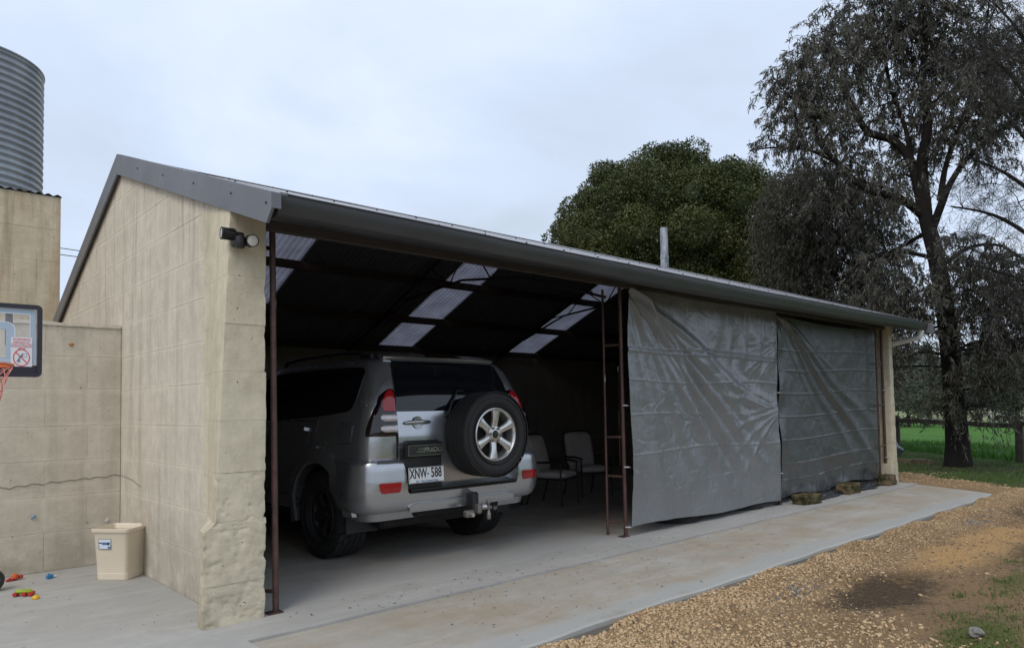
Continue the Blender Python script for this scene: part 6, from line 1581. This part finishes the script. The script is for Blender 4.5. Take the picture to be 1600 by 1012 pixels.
for (x, y, d, r_) in [(1590, 60, 0, .5), (1575, 20, 0, .45), (1610, 20, .1, .6), (1600, 110, -.3, .45), (1560, 210, .3, .4), (1590, 240, .2, .5), (1545, 300, -.5, .4), (1580, 320, -.3, .5), (1560, 360, -.2, .4), (1590, 380, -.2, .5), (1550, 400, -.2, .3), (1600, 430, -.2, .5), (1620, 300, 0, .6), (1620, 180, -.3, .6), (1640, 60, 0, .7), (1600, -20, 0, .6), (1590, 460, -.2, .4)]:
    cc.append(((x-1690)*K4, (760-y)*K4, d, r_, r_*.8, .9))
clump_tree(ct, Fm4, mb, lp, cc, M['needle'], ntw=90, seed=41, droop=.35, twl=.42, per=30, leafL=(.10, .22), leafW=.0028, twig_r=.003)
mb.obj('limb', M['bark'], ct, smooth=True, fix=False)

# far trees, each its own thing, and the wood beyond
def simple_tree(name, label, x, y, h, w, mat, seed, nl=5000, ls=.22, trunk=M['bark'], group=None, lift=.25):
    R2 = np.random.default_rng(seed); t = thing(name, label, 'tree', (x, y, -.08), 0, group); m = MB()
    m.tube([(0, 0, 0), (.1*w*R2.uniform(-1, 1), 0, h*.3), (0, .1*w*R2.uniform(-1, 1), h*.65)], [.035*h, .028*h, .01*h], 7); 
    lb = []
    for k in range(11):
        a = R2.random()*2*pi; q = R2.random()**.5*w*.36; lb.append((np.array([q*cos(a), q*sin(a), h*R2.uniform(lift+.12, .84)]), w*R2.uniform(.16, .27)))
    for c, r_ in lb[:7]: m.tube([(0, 0, h*.3), tuple(c*.6+np.array([0, 0, h*.12])), tuple(c)], [.018*h, .012*h, .005*h], 5)
    m.obj('trunk', trunk, t, smooth=True)
    Vs = []
    for c, r_ in lb:
        n = nl//11; q = unit(R2.normal(size=(n, 3))); P = c+q*(r_*(1-.5*R2.random(n)**1.5))[:, None]*np.array([1, 1, .8]); D = unit(R2.normal(size=(n, 3))+np.array([0, 0, -.6]))
        Vs.append(leaf_quads(P, D, R2.uniform(ls*.7, ls*1.3, n), np.full(n, ls*.28)))
    foliage('crown', Vs, mat, t); return t
rows_ = [(1408, 120, 12, 13, 0), (1440, 128, 13, 15, 1), (1478, 118, 11, 12, 0), (1512, 130, 14, 15, 1), (1545, 122, 12, 13, 0), (1578, 115, 13, 13, 1), (1610, 120, 15, 16, 0), (1380, 130, 13, 15, 1), (1350, 122, 12, 13, 0), (1650, 118, 14, 15, 1)]
fl2 = ['grey green tree at the paddock end just right of the last pillar', 'broad tree at the paddock end, second to the right of the last pillar', 'low tree at the paddock end, left of the dark gum trunk', 'tree at the paddock end directly behind the dark gum trunk', 'tree at the paddock end, first to the right of the dark gum trunk', 'tree at the paddock end, second to the right of the gum trunk', 'tallest tree at the paddock end, at the right edge of the view', 'far tree hidden mostly behind the last pillar', 'far tree hidden behind the dull tarpaulin bay', 'far tree past the right edge of the view']
for k, (px, D, h, w, q) in enumerate(rows_):
    if px < 1395 or px > 1620: continue
    x, y = at(px, D); simple_tree('paddock_tree', fl2[k], x, y, h*.80, w, M['farleaf'], 200+k, 7000, .45, group='trees at the far end of the paddock', lift=.0)
x, y = at(1588, 46); simple_tree('young_tree', 'bushy mid green tree standing in the paddock at the right edge', x, y, 3.9, 4.6, M['farleaf2'], 301, 5200, .17, lift=-.05)
x, y = at(1450, 62); t = simple_tree('pale_limbed_tree', 'small tree with bare pale limbs in the paddock left of the gum trunk', x, y, 4.6, 5.5, M['farleaf'], 302, 2600, .25, M['palebark'], lift=.1)
x, y = at(1418, 44); simple_tree('young_tree', 'low grey green bush at the paddock edge just right of the last pillar', x, y, 2.1, 3.4, M['farleaf2'], 303, 2600, .14, lift=-.15)
# far woodland all round
R2 = np.random.default_rng(400); Vs = []; wcore = MB()
for k in range(330):
    a = 2*pi*k/330; D = R2.uniform(150, 185); h = R2.uniform(8, 14) if (a < .6 or a > 5.8) else R2.uniform(6, 12); w = R2.uniform(5, 9); c = np.array([D*cos(a), D*sin(a), h*.45]); n = 420
    b = blobmesh(1, k, w*.55, w*.55, h*.46, 2, .35, 2); wcore.add([(v.co.x+c[0], v.co.y+c[1], v.co.z+c[2]) for v in b.vertices], [tuple(p.vertices) for p in b.polygons]); bpy.data.meshes.remove(b)
    q = unit(R2.normal(size=(n, 3))); P = c+q*(1-.3*R2.random((n, 1)))*np.array([w*.6, w*.6, h*.5])*(1+.2*np.sin(q[:, :1]*6+k)); D_ = unit(R2.normal(size=(n, 3)))
    Vs.append(leaf_quads(P, D_, R2.uniform(.7, 1.5, n), R2.uniform(.3, .55, n)))
foliage('far_woodland', Vs, M['farleaf'], None); wcore.obj('far_woodland', M['farleaf'], None, smooth=True, fix=False, kind='stuff')
# pale paddock fence and distant sheds beyond
M['whiterail'] = plain('pale_rail', (.42, .42, .40), .7)
pf = thing('far_paddock_fence', 'thin pale rail fence crossing the far pale paddock', 'fence', (0, 0, 0))
for k in range(9):
    x, y = at(1530+k*14, 56-k*.6); MB().box(x-.05, x+.05, y-.05, y+.05, -.1, .9).obj('post', M['whiterail'], pf)
x0_, y0_ = at(1525, 56.3); x1_, y1_ = at(1645, 51)
for z in (.40, .80): MB().tube([(x0_, y0_, z), (x1_, y1_, z)], .03, 5).obj('rail', M['whiterail'], pf)
